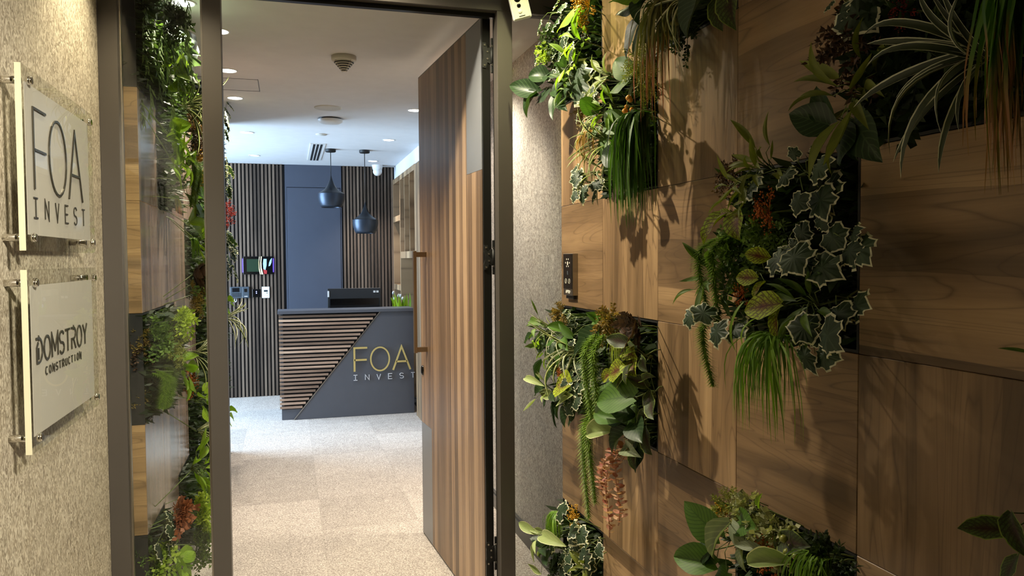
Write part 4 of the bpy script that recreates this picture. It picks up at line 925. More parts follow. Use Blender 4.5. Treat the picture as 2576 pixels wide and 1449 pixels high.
def plant(idx, w, sp, loc, s, n, label, heroes):
    R = random.Random(idx*7+3); base = sp.split('_')[0]
    if sp in BUSH: name = BUSH[sp][5]
    else: name = {'grass': 'grass_tuft', 'flower': 'blossom_sprig', 'berry': 'berry_sprig', 'tassel': 'tassel_plant', 'fern': 'fern', 'sedum': 'trailing_sedum', 'vine': 'trailing_vine'}.get(base) or NAMES[base]
    t = thing(name, label, 'plant', loc); t.matrix_world = Matrix.Translation(loc) @ PX[w]
    zr = Matrix.Rotation(R.uniform(-.5, .5), 4, 'Z')
    def clip_scale(sc):
        if w == 'L':
            room = loc[1]-3.02; return min(1.0, room/sc) if sc > 0 else 1
        return 1.0
    # short stalk running back into the planter
    best = None
    for (rw, y0, y1, z0, z1) in RECTS:
        if rw != w: continue
        cy = min(max(loc[1], y0+.04), y1-.04); cz = min(max(loc[2], z0+.04), z1-.04); dd = (cy-loc[1])**2+(cz-loc[2])**2
        if best is None or dd < best[0]: best = (dd, cy, cz)
    end = t.matrix_world.inverted() @ Vector((1.155 if w == 'R' else -0.62, best[1], best[2]))
    stems(t, [((0, 0, 0), end)], 0.002, 'stalk')
    if sp in BUSH:
        mt, a, b, c, d, _ = BUSH[sp]; v = idx % 2
        o = obj('foliage', shared((sp, v), lambda: bush_mesh('foliage', a, b, c, d, 11+v, droop=.25 if sp != 'bush_needle' else .1), mt), None, t); o['kind'] = 'stuff'
        k = clip_scale(s); o.matrix_local = zr @ Matrix.Diagonal((s*k, s, s, 1)); return
    if sp in GRASS:
        mt, a, b, c, d = GRASS[sp]; v = idx % 2
        o = obj('blades', shared((sp, v), lambda: grass_mesh(5+v, a, b, c, d), mt), None, t); o['kind'] = 'stuff'
        o.matrix_local = Matrix.Diagonal((s, s, s, 1)); return
    if base == 'flower':
        mt = {'yellow': 'b_yellow', 'rust': 'b_orange', 'red': 'b_red'}[sp.split('_')[1]]
        o = obj('blossoms', shared(('flower', idx % 2), lambda: flower_mesh(3+idx % 2), mt), None, t); o['kind'] = 'stuff'; o.matrix_local = zr @ Matrix.Diagonal((s, s, s, 1)); return
    if base == 'fern':
        o = obj('fronds', shared('fern', lambda: fern_mesh(3), 'b_brown'), None, t); o['kind'] = 'stuff'; o.matrix_local = zr @ Matrix.Diagonal((s, s, s, 1)); return
    if base == 'berry':
        mt = {'orange': 'berry_o', 'green': 'berry_g', 'black': 'berry_b'}[sp.split('_')[1]]
        bm = shared('berry', lambda: MB().lathe([(0.0, -1), (.6, -.8), (1, 0), (.85, .5), (.4, .92), (0, 1)], 10).mesh('berry'), mt); sg = []
        for k in range(11):
            p = Vector((R.gauss(0, .35), R.gauss(-.1, .45), R.uniform(.1, .6)))*s; sg.append(((0, 0, 0), p))
            o = obj('berry', bm, None, t); o.location = p; r = R.uniform(.10, .17)*s*(1 if mt != 'berry_b' else .6); o.scale = (r, r, r)
        stems(t, sg, 0.001); return
    if base in ('tassel', 'sedum', 'vine'):
        nn = n or 2; fnm = {'tassel': (tassel_mesh, 'b_tassel'), 'sedum': (sedum_mesh, 'b_sedum'), 'vine': (vine_mesh, 'l_vine')}[base]
        for k in range(nn):
            v = k % 3; o = obj({'tassel': 'tassel', 'sedum': 'strand', 'vine': 'trailing_stem'}[base], shared((base, v), lambda: fnm[0](v+1), fnm[1]), None, t); o['kind'] = 'stuff'
            off = (k-(nn-1)/2)*(0.05 if base == 'tassel' else .03); ls = s*R.uniform(.75, 1.05)
            zz = R.uniform(-.01, .01)
            if base == 'vine': off = R.uniform(0, .09); zz = (k-(nn-1)/2)*0.024 - .03
            if base == 'sedum': off = (k-(nn-1)/2)*.038; ls = s*(.60, 1.0, .82)[k % 3]
            rad = {'tassel': .40, 'sedum': .34, 'vine': .36}[base]
            o.matrix_local = Matrix.Translation((off, R.uniform(-.01, .01), zz)) @ Matrix.Rotation(R.uniform(-.06, .06), 4, 'Z') @ Matrix.Diagonal((rad, ls, rad, 1))
        return
    kind, mt, Ls, wr = BROAD[sp]; n = DEFN[base] if n is None else n
    if n == 4 and base in NAMES and n is None: n = DEFN[base]
    nm = 'blade' if kind == 'blade' else 'leaf'; sg = []
    for k, (px, py, pz, qx, qy, qz, hwr) in enumerate(heroes):
        p = Vector((px, py, pz)); q = Vector((qx, qy, qz)); nr = Vector((R.uniform(-.25, .25), R.uniform(.25, .6), 1.0))
        if kind == 'blade': nr = Vector((R.uniform(-.3, .3), .45, 1))
        f = 1.08 if kind != 'ivy' else 1.15
        if sp == 'spider': hwr *= .42
        put_leaf(t, w, kind, k+idx, mt, p, p+(q-p)*f, hwr*(.9 if kind == 'ivy' else 1), nr, nm); sg.append(((0, 0, -0.02), p))
    for k in range(n):
        th = 2*PI*k/max(1, n) + R.uniform(-.35, .35); el = R.uniform(.15, 1.0); l = Ls*s*R.uniform(.75, 1.2)
        dx, dy = math.cos(th), math.sin(th)
        if kind == 'blade':
            p = Vector((dx*.008, dy*.008, R.uniform(0, .02))); q = p+Vector((dx*.9, dy*.75-.35, el*.7)).normalized()*l
            put_leaf(t, w, kind, k, mt, p, q, wr*R.uniform(.8, 1.2), (dx*.3, .6, 1), nm)
        elif kind == 'lance':
            r0 = R.uniform(.0, .05)*s; p = Vector((dx*r0, dy*r0, R.uniform(0, .05))); q = p+Vector((dx*.9, dy*.8-.15, el*.6)).normalized()*l
            put_leaf(t, w, kind, k, mt, p, q, wr*R.uniform(.8, 1.2), (R.uniform(-.3, .3), .8, .8), nm); sg.append(((0, 0, -.01), p))
        elif kind == 'ivy':
            r0 = R.uniform(.02, .085)*s; p = Vector((dx*r0, dy*r0*.9, R.uniform(-.01, .05))); q = p+Vector((dx*.5+R.uniform(-.4, .4), dy*.3-.6, el*.35)).normalized()*l
            put_leaf(t, w, kind, k, mt, p, q, wr, (R.uniform(-.4, .4), R.uniform(0, .7), 1), nm); sg.append(((0, 0, 0), p))
        else:
            r0 = R.uniform(.02, .05)*s; p = Vector((dx*r0, dy*r0, R.uniform(0, .04))); q = p+Vector((dx*.8, dy*.55-.45, el*.45)).normalized()*l
            put_leaf(t, w, kind, k, mt, p, q, wr*R.uniform(.85, 1.1), (R.uniform(-.3, .3), R.uniform(.2, .8), 1), nm); sg.append(((0, 0, -.02), p))
    if kind != 'blade': stems(t, sg, 0.0013)
PLANTS = [
 ('R', 'bush_dark', (0.978, 2.745, 2.306), 0.1, None, 'fine dark sprigs poking out just under the white motion sensor', ()),
 ('R', 'ivy', (0.988, 2.749, 2.418), 1, 4, 'white-edged ivy at the very top beside the white motion sensor', [(0.006, 0.004, 0.01, -0.181, 0.077, 0.031, 1), (0.027, -0.024, 0.01, -0.028, -0.068, 0.03, 1)]),
 ('R', 'hosta_lime', (0.978, 2.538, 2.366), 1, 0, 'sunlit lime broad-leaved plant under the spotlight at the top', [(0.033, -0.005, 0.02, -0.038, -0.072, 0.06, 0.75), (0.103, -0.034, 0.03, 0.073, -0.084, 0.05, 0.55), (0.055, -0.03, -0.0, 0.039, -0.11, 0.02, 0.5)]),
 ('R', 'flower_yellow', (0.978, 2.439, 2.342), 0.08, None, 'yellow blossom sprigs glowing under the spotlight', ()),
 ('R', 'bush_lime', (0.948, 2.781, 2.277), 0.055, None, 'bright lime feathery sprig left of the topmost ivy', ()),
 ('R', 'ivy', (0.978, 2.681, 2.239), 1.1, 9, 'white-rimmed ivy tangle filling the middle of the uppermost planter', [(0.02, 0.028, 0.03, -0.244, 0.074, 0.04, 1), (0.069, 0.001, 0.04, 0.063, -0.054, 0.05, 1), (0.162, -0.009, 0.03, 0.141, -0.086, 0.04, 0.9), (0.135, -0.09, 0.02, 0.265, -0.198, 0.02, 0.8), (-0.204, 0.064, 0.04, -0.23, 0.017, 0.04, 0.9)]),
 ('R', 'lance_lime', (0.978, 2.465, 2.231), 1.0, 9, 'curling yellow-green strap leaves near the edge of the uppermost planter', ()),
 ('R', 'lance_lime', (0.958, 2.507, 2.16), 1, 10, 'second tier of lime strap leaves over the ivy tangle of the uppermost planter', ()),
 ('R', 'philo_dark', (0.978, 2.6, 2.135), 1, 6, 'shaded leaves behind the drooping dark hearts of the uppermost planter', ()),
 ('R', 'philo_dark', (0.978, 2.769, 2.14), 1, 4, 'dark heart-leaved plant drooping from the base of the uppermost planter', [(-0.048, -0.008, 0.06, -0.161, 0.035, 0.129, 0.5), (-0.048, -0.011, 0.06, -0.107, -0.088, 0.08, 0.55), (-0.005, -0.005, 0.03, -0.058, -0.051, 0.06, 0.7), (0.065, -0.038, 0.02, 0.077, -0.128, 0.04, 0.6), (0.108, -0.056, -0.0, 0.174, -0.116, 0.02, 0.7), (0.002, 0.044, 0.04, -0.107, 0.03, 0.06, 0.6)]),
 ('R', 'lance_green', (0.958, 2.555, 2.089), 0.9, 8, 'pointed leaves with yellow flecks above the drooping dark hearts', ()),
 ('R', 'berry_black', (0.998, 2.49, 2.273), 0.05, None, 'wiry stems of tiny black berries under the yellow blossoms', ()),
 ('R', 'bush_moss', (1.028, 2.593, 2.038), 0.06, None, 'small patch of golden moss at the foot of the uppermost planter', ()),
 ('R', 'lance_pale', (0.978, 2.274, 2.075), 1.1, 5, 'pale spear-leaved plant topping the second planter below the spotlight', [(-0.0, 0.002, -0.0, 0.029, 0.058, 0.02, 0.35), (-0.006, -0.001, -0.0, -0.095, -0.045, 0.04, 0.3), (-0.022, 0.007, -0.0, -0.069, 0.046, 0.02, 0.25), (-0.022, -0.008, -0.0, -0.059, -0.065, 0.03, 0.2), (0.025, -0.006, -0.0, 0.05, 0.037, -0.0, 0.3)]),
 ('R', 'hosta_mid', (0.978, 2.131, 2.025), 1, 0, 'round striped green leaf over a lime one in the second planter', [(0.057, 0.003, 0.02, -0.018, -0.035, 0.05, 0.85), (0.049, 0.005, 0.01, -0.042, 0.067, 0.02, 0.6)]),
 ('R', 'hosta_mid', (0.978, 2.16, 1.892), 1, 1, 'pointed bright leaf with a dark grey pair beneath it', [(0.038, -0.002, 0.02, -0.022, 0.047, 0.05, 0.75), (-0.021, -0.037, 0.03, -0.019, -0.074, 0.04, 0.8), (0.03, -0.044, 0.02, 0.038, -0.081, 0.03, 0.6)]),
 ('R', 'hosta_dark', (0.978, 2.19, 1.791), 1, 0, 'slate-green oval leaf above the ivy of the second planter', [(0.057, 0.002, 0.02, -0.011, 0.024, 0.05, 0.85), (0.052, -0.018, 0.01, 0.096, -0.064, 0.02, 0.45)]),
 ('R', 'spider', (0.988, 2.257, 1.861), 1.0, 16, 'white-striped spider plant fanning out of the second planter', [(-0.008, 0.011, 0.01, -0.109, -0.042, 0.11, 0.09), (-0.008, 0.013, 0.01, -0.09, 0.02, 0.11, 0.09), (-0.008, 0.02, 0.01, -0.026, 0.05, 0.11, 0.1), (-0.008, 0.026, 0.01, -0.037, -0.029, 0.11, 0.09)]),
 ('R', 'spider', (0.958, 2.304, 1.955), 0.7, 12, 'thin arching striped blades at the outer edge of the second planter', ()),
 ('R', 'grass_rust', (0.938, 2.315, 1.906), 0.12, None, 'short yellowing grass hanging through the striped blades', ()),
 ('R', 'grass_dark', (0.958, 1.978, 1.902), 0.31, None, 'long deep green grass curtain down the side of the second planter', ()),
 ('R', 'bush_needle', (0.988, 2.04, 2.056), 0.085, None, 'airy yellow-green needle bush above the orange berries', ()),
 ('R', 'berry_orange', (0.978, 2.071, 1.931), 0.06, None, 'bunch of orange berries behind the long green grass', ()),
 ('R', 'hosta_silver', (0.958, 2.066, 1.998), 1, 0, 'single silver-backed leaf hanging beside the orange berries', [(-0.0, 0.003, -0.0, -0.006, -0.053, 0.01, 0.4)]),
 ('R', 'spider', (0.978, 2.314, 1.78), 0.8, 6, 'black and white striped blades hanging at the foot of the second planter', [(-0.006, 0.039, -0.0, -0.035, -0.048, 0.02, 0.1), (0.007, 0.038, -0.0, 0.008, -0.054, 0.02, 0.1), (0.026, 0.035, -0.0, 0.041, -0.052, 0.02, 0.1)]),
 ('R', 'ivy', (0.948, 2.376, 1.748), 1, 4, 'cream-edged ivy trailing from the lower corner of the second planter', [(-0.002, -0.007, 0.02, -0.067, 0.045, 0.03, 0.7), (0.015, -0.009, 0.02, 0.023, -0.07, 0.03, 1), (0.068, -0.02, -0.0, 0.059, -0.07, 0.01, 0.8), (0.109, -0.013, -0.01, 0.05, -0.016, 0.02, 0.6)]),
 ('R', 'coleus_brown', (0.988, 2.212, 1.706), 0.9, 1, 'brown-veined leaf at the base of the second planter', [(0.059, 0.018, 0.02, 0.023, -0.031, 0.03, 0.8)]),
 ('R', 'bush_dark', (1.008, 2.169, 1.873), 0.09, None, 'dark wispy twigs in the heart of the second planter', ()),
 ('R', 'bush_needle', (1.008, 2.035, 1.999), 0.06, None, 'loose needle sprigs hanging beside the red-tipped grass', ()),
 ('R', 'ivy_small', (0.968, 2.354, 2.016), 1.2, 10, 'small ivy leaves between the pale spear leaves and the thin striped blades', ()),
 ('R', 'hosta_mid', (0.958, 2.234, 1.918), 0.9, 4, 'bright green pointed leaves above the white-striped spider plant of the second planter', ()),
 ('R', 'lance_lime', (0.958, 2.188, 1.958), 1, 10, 'lime spear leaves under the round striped green leaf', ()),
 ('R', 'hosta_lime', (0.958, 2.008, 2.236), 1, 0, 'huge glossy lime leaf at the top edge beside the bare wood panel', [(0.038, -0.009, -0.0, -0.015, -0.022, 0.08, 0.6)]),
 ('R', 'philo_dark', (0.978, 1.974, 2.192), 1.1, 5, 'deep green glossy leaves over the red-tipped grass', [(0.04, -0.046, 0.02, 0.015, -0.13, 0.06, 0.5), (0.004, 0.019, 0.02, 0.034, -0.06, 0.05, 0.5), (0.047, 0.006, -0.0, 0.084, -0.05, 0.03, 0.7)]),
 ('R', 'grass_red', (0.978, 1.854, 2.17), 0.3, None, 'long olive grass with red tips hanging above the bare wood', ()),
 ('R', 'spider', (0.958, 1.758, 2.148), 0.9, 8, 'grey-green thin blades curling out near the top of the wood wall', [(0.008, -0.009, 0.01, -0.13, -0.007, 0.04, 0.08), (0.008, -0.009, 0.01, 0.009, -0.069, 0.03, 0.08), (-0.0, -0.005, -0.0, -0.046, -0.082, 0.02, 0.07), (0.01, -0.008, -0.0, 0.038, -0.066, 0.01, 0.09)]),
 ('R', 'berry_green', (0.998, 1.863, 2.123), 0.05, None, 'small green berries tucked behind the grey blades', ()),
 ('R', 'hosta_dark', (0.978, 1.66, 2.132), 1, 1, 'very large shadowed leaf hanging at the top of the wood wall', [(0.031, -0.003, 0.02, 0.002, -0.106, 0.06, 0.75)]),
 ('R', 'coleus_green', (0.978, 1.624, 2.102), 1, 0, 'veined drooping leaf next to the large shadowed leaf', [(0.02, 0.002, 0.01, 0.064, -0.087, 0.03, 0.55), (0.059, -0.001, -0.0, 0.103, -0.095, 0.02, 0.5)]),
 ('R', 'bush_dark', (1.028, 1.865, 2.089), 0.06, None, 'small dark leaf cluster under the green berries', ()),
 ('R', 'bush_rust', (0.978, 2.714, 1.293), 0.06, None, 'green and brown moss sprigs at the top corner of the twin planter', ()),
 ('R', 'spider', (0.958, 2.725, 1.234), 0.75, 10, 'small black and white bladed plant in the corner of the twin planter', ()),
 ('R', 'ivy_small', (0.998, 2.662, 1.282), 0.8, 9, 'curly variegated leaves along the top of the twin planter', ()),
 ('R', 'hosta_mid', (0.978, 2.384, 1.289), 1, 1, 'pair of folded pointed leaves rising from the twin planter', [(0.028, 0.009, -0.0, 0.016, 0.031, 0.04, 0.7), (0.074, -0.02, -0.0, 0.109, 0.053, 0.02, 0.5), (-0.119, -0.056, 0.04, -0.165, -0.018, 0.07, 0.5)]),
 ('R', 'spider', (0.978, 2.55, 1.171), 1.15, 10, 'bold striped spider plant in the left half of the twin planter', [(0.033, 0.022, 0.02, -0.055, -0.031, 0.1, 0.12), (0.033, 0.014, 0.02, -0.043, -0.065, 0.1, 0.12), (0.04, 0.009, 0.02, 0.035, -0.055, 0.08, 0.12)]),
 ('R', 'philo_dark', (0.968, 2.412, 1.22), 1, 1, 'dark folded leaf with a pale edge beside the green tassels', [(0.101, 0.034, 0.02, -0.034, -0.049, 0.04, 0.5), (0.084, 0.029, 0.02, 0.014, -0.05, 0.03, 0.75)]),
 ('R', 'lance_green', (0.928, 2.775, 1.238), 1.0, 7, 'slim leaves reaching out over the grey wallpaper', [(0.039, 0.018, 0.01, -0.075, 0.021, 0.03, 0.28), (-0.019, -0.067, 0.01, -0.086, -0.079, 0.05, 0.25), (0.023, -0.013, -0.0, -0.043, 0.002, 0.05, 0.08)]),
 ('R', 'philo_dark', (0.938, 2.796, 1.198), 0.7, 2, 'two small round leaves near the grey wallpaper', [(0.043, -0.003, 0.01, -0.057, -0.005, 0.02, 1), (0.06, 0.005, -0.0, -0.004, -0.019, 0.01, 1)]),
 ('R', 'lance_lime', (0.958, 2.818, 1.149), 0.8, 9, 'light green narrow leaves under the two round leaves', ()),
 ('R', 'ivy', (0.958, 2.461, 1.072), 1, 9, 'white-rimmed ivy spread in the twin planter beneath the striped blades', [(0.069, 0.032, 0.02, 0.002, -0.032, 0.03, 1), (0.08, 0.026, 0.01, 0.098, -0.01, 0.02, 1), (0.124, 0.026, -0.0, 0.079, -0.033, 0.01, 0.8), (-0.07, 0.039, 0.01, -0.075, -0.003, 0.02, 0.8)]),
 ('R', 'coleus', (0.928, 2.509, 1.06), 0.9, 0, 'small round lime leaf with a red heart among the ivy', [(0.042, 0.012, 0.01, -0.068, -0.013, 0.02, 0.85)]),
 ('R', 'philo_dark', (0.958, 2.751, 0.998), 0.9, 2, 'dark pointed leaves drooping from the outer bottom corner of the twin planter', [(0.059, 0.084, 0.02, -0.004, 0.031, 0.03, 0.8), (0.103, -0.022, 0.01, 0.101, -0.081, 0.02, 0.8), (-0.029, -0.019, 0.03, -0.009, -0.065, 0.04, 0.4), (0.062, -0.026, 0.02, 0.107, -0.108, 0.03, 0.12), (-0.02, 0.112, 0.04, -0.036, 0.026, 0.04, 0.3)]),
 ('R', 'lance_pale', (0.938, 2.739, 1.001), 1, 3, 'pale wavy leaves edging the lower corner over the wallpaper', [(-0.01, 0.019, 0.02, -0.146, 0.03, 0.05, 0.2), (0.045, -0.015, -0.0, -0.068, -0.011, 0.02, 0.35), (0.13, -0.012, 0.01, 0.287, 0.034, 0.02, 0.35)]),
 ('R', 'tassel', (0.948, 2.262, 1.268), 0.3, 2, 'thick upper pair of green tassels in the twin planter', ()),
 ('R', 'tassel', (0.958, 2.337, 1.006), 0.36, 2, 'long pair of green tassels hanging below the twin planter', ()),
 ('R', 'bush_rust', (0.978, 2.252, 1.305), 0.085, None, 'rusty green bush in the middle of the twin planter', ()),
 ('R', 'fern_brown', (0.978, 2.064, 1.302), 0.085, None, 'dark purple-brown fern at the upper corner of the twin planter', ()),
 ('R', 'grass_lime', (0.958, 2.104, 1.264), 0.1, None, 'fine lime grass combed to the side in the twin planter', ()),
 ('R', 'coleus', (0.958, 2.104, 1.169), 1, 2, 'lime coleus with dark red veins in the middle of the twin planter', [(0.052, 0.014, 0.03, -0.023, -0.019, 0.04, 0.8), (0.042, 0.035, -0.0, 0.111, -0.001, 0.02, 0.8), (-0.0, 0.059, -0.0, 0.09, 0.047, 0.01, 0.6)]),
 ('R', 'grass_rust', (0.968, 2.155, 1.125), 0.09, None, 'orange-brown grass tuft under the red-veined coleus', ()),
 ('R', 'hosta_mid', (0.958, 2.063, 1.087), 1, 0, 'largest green leaf of the twin planter, pointing at the wallpaper', [(0.049, 0.015, 0.02, -0.078, -0.018, 0.07, 0.75), (-0.04, -0.065, 0.02, -0.146, -0.066, 0.05, 0.6), (-0.121, -0.002, 0.01, -0.201, -0.008, 0.03, 1.0), (-0.015, -0.022, -0.02, 0.062, -0.086, 0.01, 0.65)]),
 ('R', 'hosta_pale', (0.948, 2.17, 0.977), 1, 0, 'pale lime leaf sticking out over the long tassels', [(0.016, -0.001, 0.02, -0.08, -0.03, 0.05, 0.55), (0.023, 0.03, 0.01, -0.046, 0.01, 0.02, 0.5)]),
 ('R', 'hosta_silver', (0.958, 2.091, 0.957), 1, 0, 'grey-green cupped leaves above the pink trailing cluster', [(-0.079, 0.014, 0.01, -0.041, -0.044, 0.02, 0.6), (0.042, 0.004, -0.0, 0.01, -0.037, 0.03, 0.6), (0.022, -0.017, 0.01, 0.108, -0.02, 0.01, 0.5)]),
 ('R', 'coleus_green', (0.978, 1.987, 1.105), 1, 4, 'dark striped leaves along the inner edge of the twin planter', [(0.003, 0.046, 0.02, 0.072, 0.068, 0.02, 0.4), (-0.0, 0.017, -0.0, 0.053, -0.04, 0.02, 0.5), (-0.028, 0.109, -0.02, -0.009, 0.078, 0.02, 0.6), (-0.025, -0.097, -0.0, 0.053, -0.145, 0.02, 0.6), (-0.049, -0.158, 0.02, -0.028, -0.21, 0.03, 0.6)]),
 ('R', 'sedum', (0.968, 2.17, 0.92), 0.27, 3, 'pink and cream trailing cluster hanging under the twin planter', ()),
 ('R', 'flower_rust', (0.938, 2.618, 1.092), 0.025, None, 'tiny orange flower in the ivy near the wallpaper', ()),
 ('R', 'flower_rust', (0.978, 2.352, 0.989), 0.035, None, 'orange moss tuft where the long tassels begin', ()),
 ('R', 'bush_green', (0.958, 2.726, 1.129), 0.06, None, 'grey-green small leaves at the wallpaper side of the twin planter', ()),
 ('R', 'ivy', (0.978, 2.652, 1.13), 1, 10, 'dark ivy filling between the striped blades and the wallpaper side', ()),
 ('R', 'hosta_mid', (0.948, 2.59, 1.224), 0.8, 4, 'bright green arrow leaves over the striped blades in the twin planter', ()),
 ('R', 'ivy_small', (0.978, 2.385, 1.103), 1, 12, 'tiny curled ivy leaves just left of the thick upper tassels', ()),
 ('R', 'philo_dark', (0.968, 2.545, 1.002), 0.9, 6, 'dark leaves closing the bottom edge of the twin planter under the small lime leaf', ()),
 ('R', 'bush_green', (0.988, 2.501, 1.037), 0.06, None, 'green sprigs under the white-rimmed ivy of the twin planter', ()),
 ('R', 'coleus_green', (0.968, 2.017, 1.215), 0.9, 6, 'striped brown-green leaves beneath the dark purple-brown fern', ()),
 ('R', 'philo_dark', (0.978, 2.051, 1.018), 1.1, 6, 'deep green shaded leaves behind the grey-green cupped ones', ()),
 ('R', 'bush_brown', (0.998, 1.594, 1.683), 0.06, None, 'dark brown sprigs at the upper outer corner of the square planter', ()),
 ('R', 'lance_olive', (0.988, 1.447, 1.689), 1.0, 14, 'olive spear leaves crowding the top of the square planter', [(-0.0, 0.012, 0.01, 0.008, 0.043, 0.03, 0.2), (0.028, 0.017, 0.01, 0.061, 0.049, 0.03, 0.25), (0.001, -0.014, 0.03, -0.051, -0.039, 0.05, 0.25), (0.001, -0.005, 0.03, -0.028, -0.011, 0.06, 0.2)]),
 ('R', 'lance_olive', (0.958, 1.475, 1.653), 0.8, 9, 'drooping olive leaves above the red-hearted coleus', ()),
 ('R', 'ivy_big', (0.978, 1.326, 1.663), 1.2, 2, 'large white-edged ivy leaves at the top of the square planter', [(0.042, 0.01, 0.04, 0.014, -0.026, 0.06, 0.8), (0.027, 0.028, 0.02, 0.009, 0.051, 0.03, 0.8), (0.076, -0.009, 0.03, 0.132, 0.014, 0.03, 0.9), (0.08, -0.039, 0.05, 0.071, -0.083, 0.06, 1), (0.086, -0.032, 0.02, 0.117, -0.089, 0.03, 1), (0.048, 0.029, -0.0, 0.036, 0.052, -0.0, 0.6)]),
 ('R', 'coleus', (0.958, 1.538, 1.592), 1, 0, 'coleus with a crimson heart at the outer side of the square planter', [(0.029, 0.002, 0.03, -0.008, -0.058, 0.06, 0.6), (0.041, 0.006, 0.03, -0.0, -0.001, 0.04, 0.5), (0.064, 0.009, 0.02, 0.099, -0.052, 0.04, 0.7), (0.063, 0.031, -0.0, 0.04, 0.019, 0.02, 0.5)]),
 ('R', 'flower_rust', (0.958, 1.395, 1.592), 0.05, None, 'rust orange sprigs in the upper part of the square planter', ()),
 ('R', 'bush_green', (0.978, 1.536, 1.507), 0.085, None, 'cushion of small green sprigs between the coleus leaves', ()),
 ('R', 'bush_green', (0.978, 1.424, 1.561), 0.07, None, 'grey-green rosettes under the rust orange sprigs', ()),
 ('R', 'coleus', (0.958, 1.437, 1.464), 1, 0, 'trio of lime coleus leaves in the centre of the square planter', [(0.072, 0.034, 0.02, 0.037, 0.042, 0.05, 0.7), (0.03, -0.008, 0.02, -0.012, -0.008, 0.04, 0.75), (0.044, -0.016, 0.01, 0.039, -0.049, 0.03, 0.6)]),
 ('R', 'coleus', (0.958, 1.36, 1.4), 1, 0, 'largest purple-veined coleus leaf low in the square planter', [(0.049, 0.008, 0.03, -0.021, -0.009, 0.06, 0.75), (0.031, -0.005, 0.02, 0.046, -0.059, 0.03, 0.5)]),
 ('R', 'ivy_big', (0.948, 1.333, 1.497), 1.1, 1, 'white-edged ivy in the middle of the square planter', [(0.066, 0.008, 0.03, 0.005, -0.011, 0.04, 1), (0.09, 0.015, 0.03, 0.06, 0.038, 0.03, 0.5), (0.112, -0.007, 0.02, 0.187, -0.031, 0.02, 0.8), (0.1, 0.008, 0.02, 0.119, -0.029, 0.03, 1.1), (0.062, 0.069, 0.01, 0.087, 0.023, 0.01, 0.7)]),
 ('R', 'ivy_big', (0.968, 1.218, 1.541), 1.1, 1, 'shadowed ivy leaves on the dark side of the square planter', [(0.002, 0.008, 0.01, 0.045, -0.023, 0.01, 1.1), (0.041, -0.008, -0.01, 0.09, 0.008, 0.01, 0.6), (0.052, -0.016, -0.01, 0.119, -0.048, 0.02, 0.8), (-0.02, 0.008, 0.01, -0.004, 0.052, 0.01, 1)]),
 ('R', 'tassel', (0.958, 1.567, 1.543), 0.22, 2, 'upper green tassel behind the coleus on the outer side', ()),
 ('R', 'tassel', (0.938, 1.562, 1.371), 0.22, 1, 'single green tassel dangling below the square planter', ()),
 ('R', 'lance_green', (0.958, 1.578, 1.452), 1, 11, 'white-rimmed narrow leaves beside the upper tassel', [(0.025, 0.019, -0.0, -0.014, 0.01, 0.03, 0.15)]),
 ('R', 'ivy_big', (0.938, 1.57, 1.352), 1, 2, 'ivy leaf jutting far out at the lower corner of the square planter', [(0.05, 0.014, 0.03, -0.006, 0.033, 0.06, 0.7), (0.034, -0.019, 0.01, 0.037, -0.041, 0.01, 1.1), (0.112, 0.004, -0.01, 0.05, -0.027, 0.01, 0.8), (0.033, 0.017, 0.01, 0.016, 0.038, 0.01, 0.7)]),
 ('R', 'grass_green', (0.948, 1.345, 1.345), 0.2, None, 'bright green grass mop hanging from the square planter', ()),
 ('R', 'ivy_big', (0.958, 1.259, 1.36), 1.2, 1, 'pale-rimmed ivy at the foot of the square planter', [(0.049, 0.005, 0.02, -0.002, 0.009, 0.05, 1), (0.047, -0.003, 0.01, 0.026, -0.027, 0.02, 0.9), (-0.009, -0.03, 0.02, 0.038, -0.074, 0.02, 0.5), (0.012, -0.044, -0.0, 0.078, -0.044, -0.0, 0.8)]),
 ('R', 'lance_green', (0.968, 1.261, 1.406), 1.1, 10, 'shadowed spear leaves between the ivy clumps', ()),
 ('R', 'ivy_big', (0.988, 1.198, 1.424), 1, 1, 'thin pale-edged ivy leaf reaching past the black tray', [(0.035, -0.013, 0.02, 0.098, -0.009, 0.04, 0.9)]),
 ('R', 'flower_rust', (0.948, 1.473, 1.418), 0.03, None, 'small orange flower under the coleus trio', ()),
 ('R', 'blade_green', (0.928, 1.454, 1.404), 0.13, 0, 'two flat green blades hanging at the planter bottom', [(0.03, 0.002, 0.01, 0.022, -0.099, 0.02, 0.09), (0.063, -0.029, -0.0, 0.058, -0.095, 0.02, 0.09)]),
 ('R', 'spider_big', (0.938, 0.856, 1.777), 1, 0, 'large spider plant with white-edged blades in the darkest planter', [(0.003, 0.004, 0.01, -0.16, 0.064, 0.06, 0.075), (0.005, -0.001, 0.01, -0.152, 0.051, 0.06, 0.075), (0.008, -0.006, 0.01, -0.117, 0.03, 0.06, 0.075), (0.003, -0.009, 0.01, -0.159, 0.009, 0.06, 0.075), (0.005, 0.003, 0.01, -0.178, -0.035, 0.06, 0.075), (0.008, -0.002, 0.01, -0.094, -0.038, 0.06, 0.075), (0.003, -0.005, 0.01, -0.104, -0.115, 0.06, 0.075), (0.006, -0.01, 0.01, -0.098, -0.127, 0.06, 0.075), (0.008, 0.003, 0.01, -0.083, -0.15, 0.06, 0.075), (0.003, 0.0, 0.01, -0.016, -0.099, 0.06, 0.075), (0.006, -0.005, 0.01, -0.019, -0.15, 0.06, 0.075), (0.008, -0.01, 0.01, 0.012, -0.102, 0.06, 0.075), (0.003, 0.004, 0.01, -0.057, 0.1, 0.06, 0.075), (0.005, -0.001, 0.01, -0.041, 0.098, 0.06, 0.075), (0.008, -0.006, 0.01, -0.022, 0.094, 0.06, 0.075), (0.003, -0.009, 0.01, 0.026, 0.084, 0.06, 0.075)]),
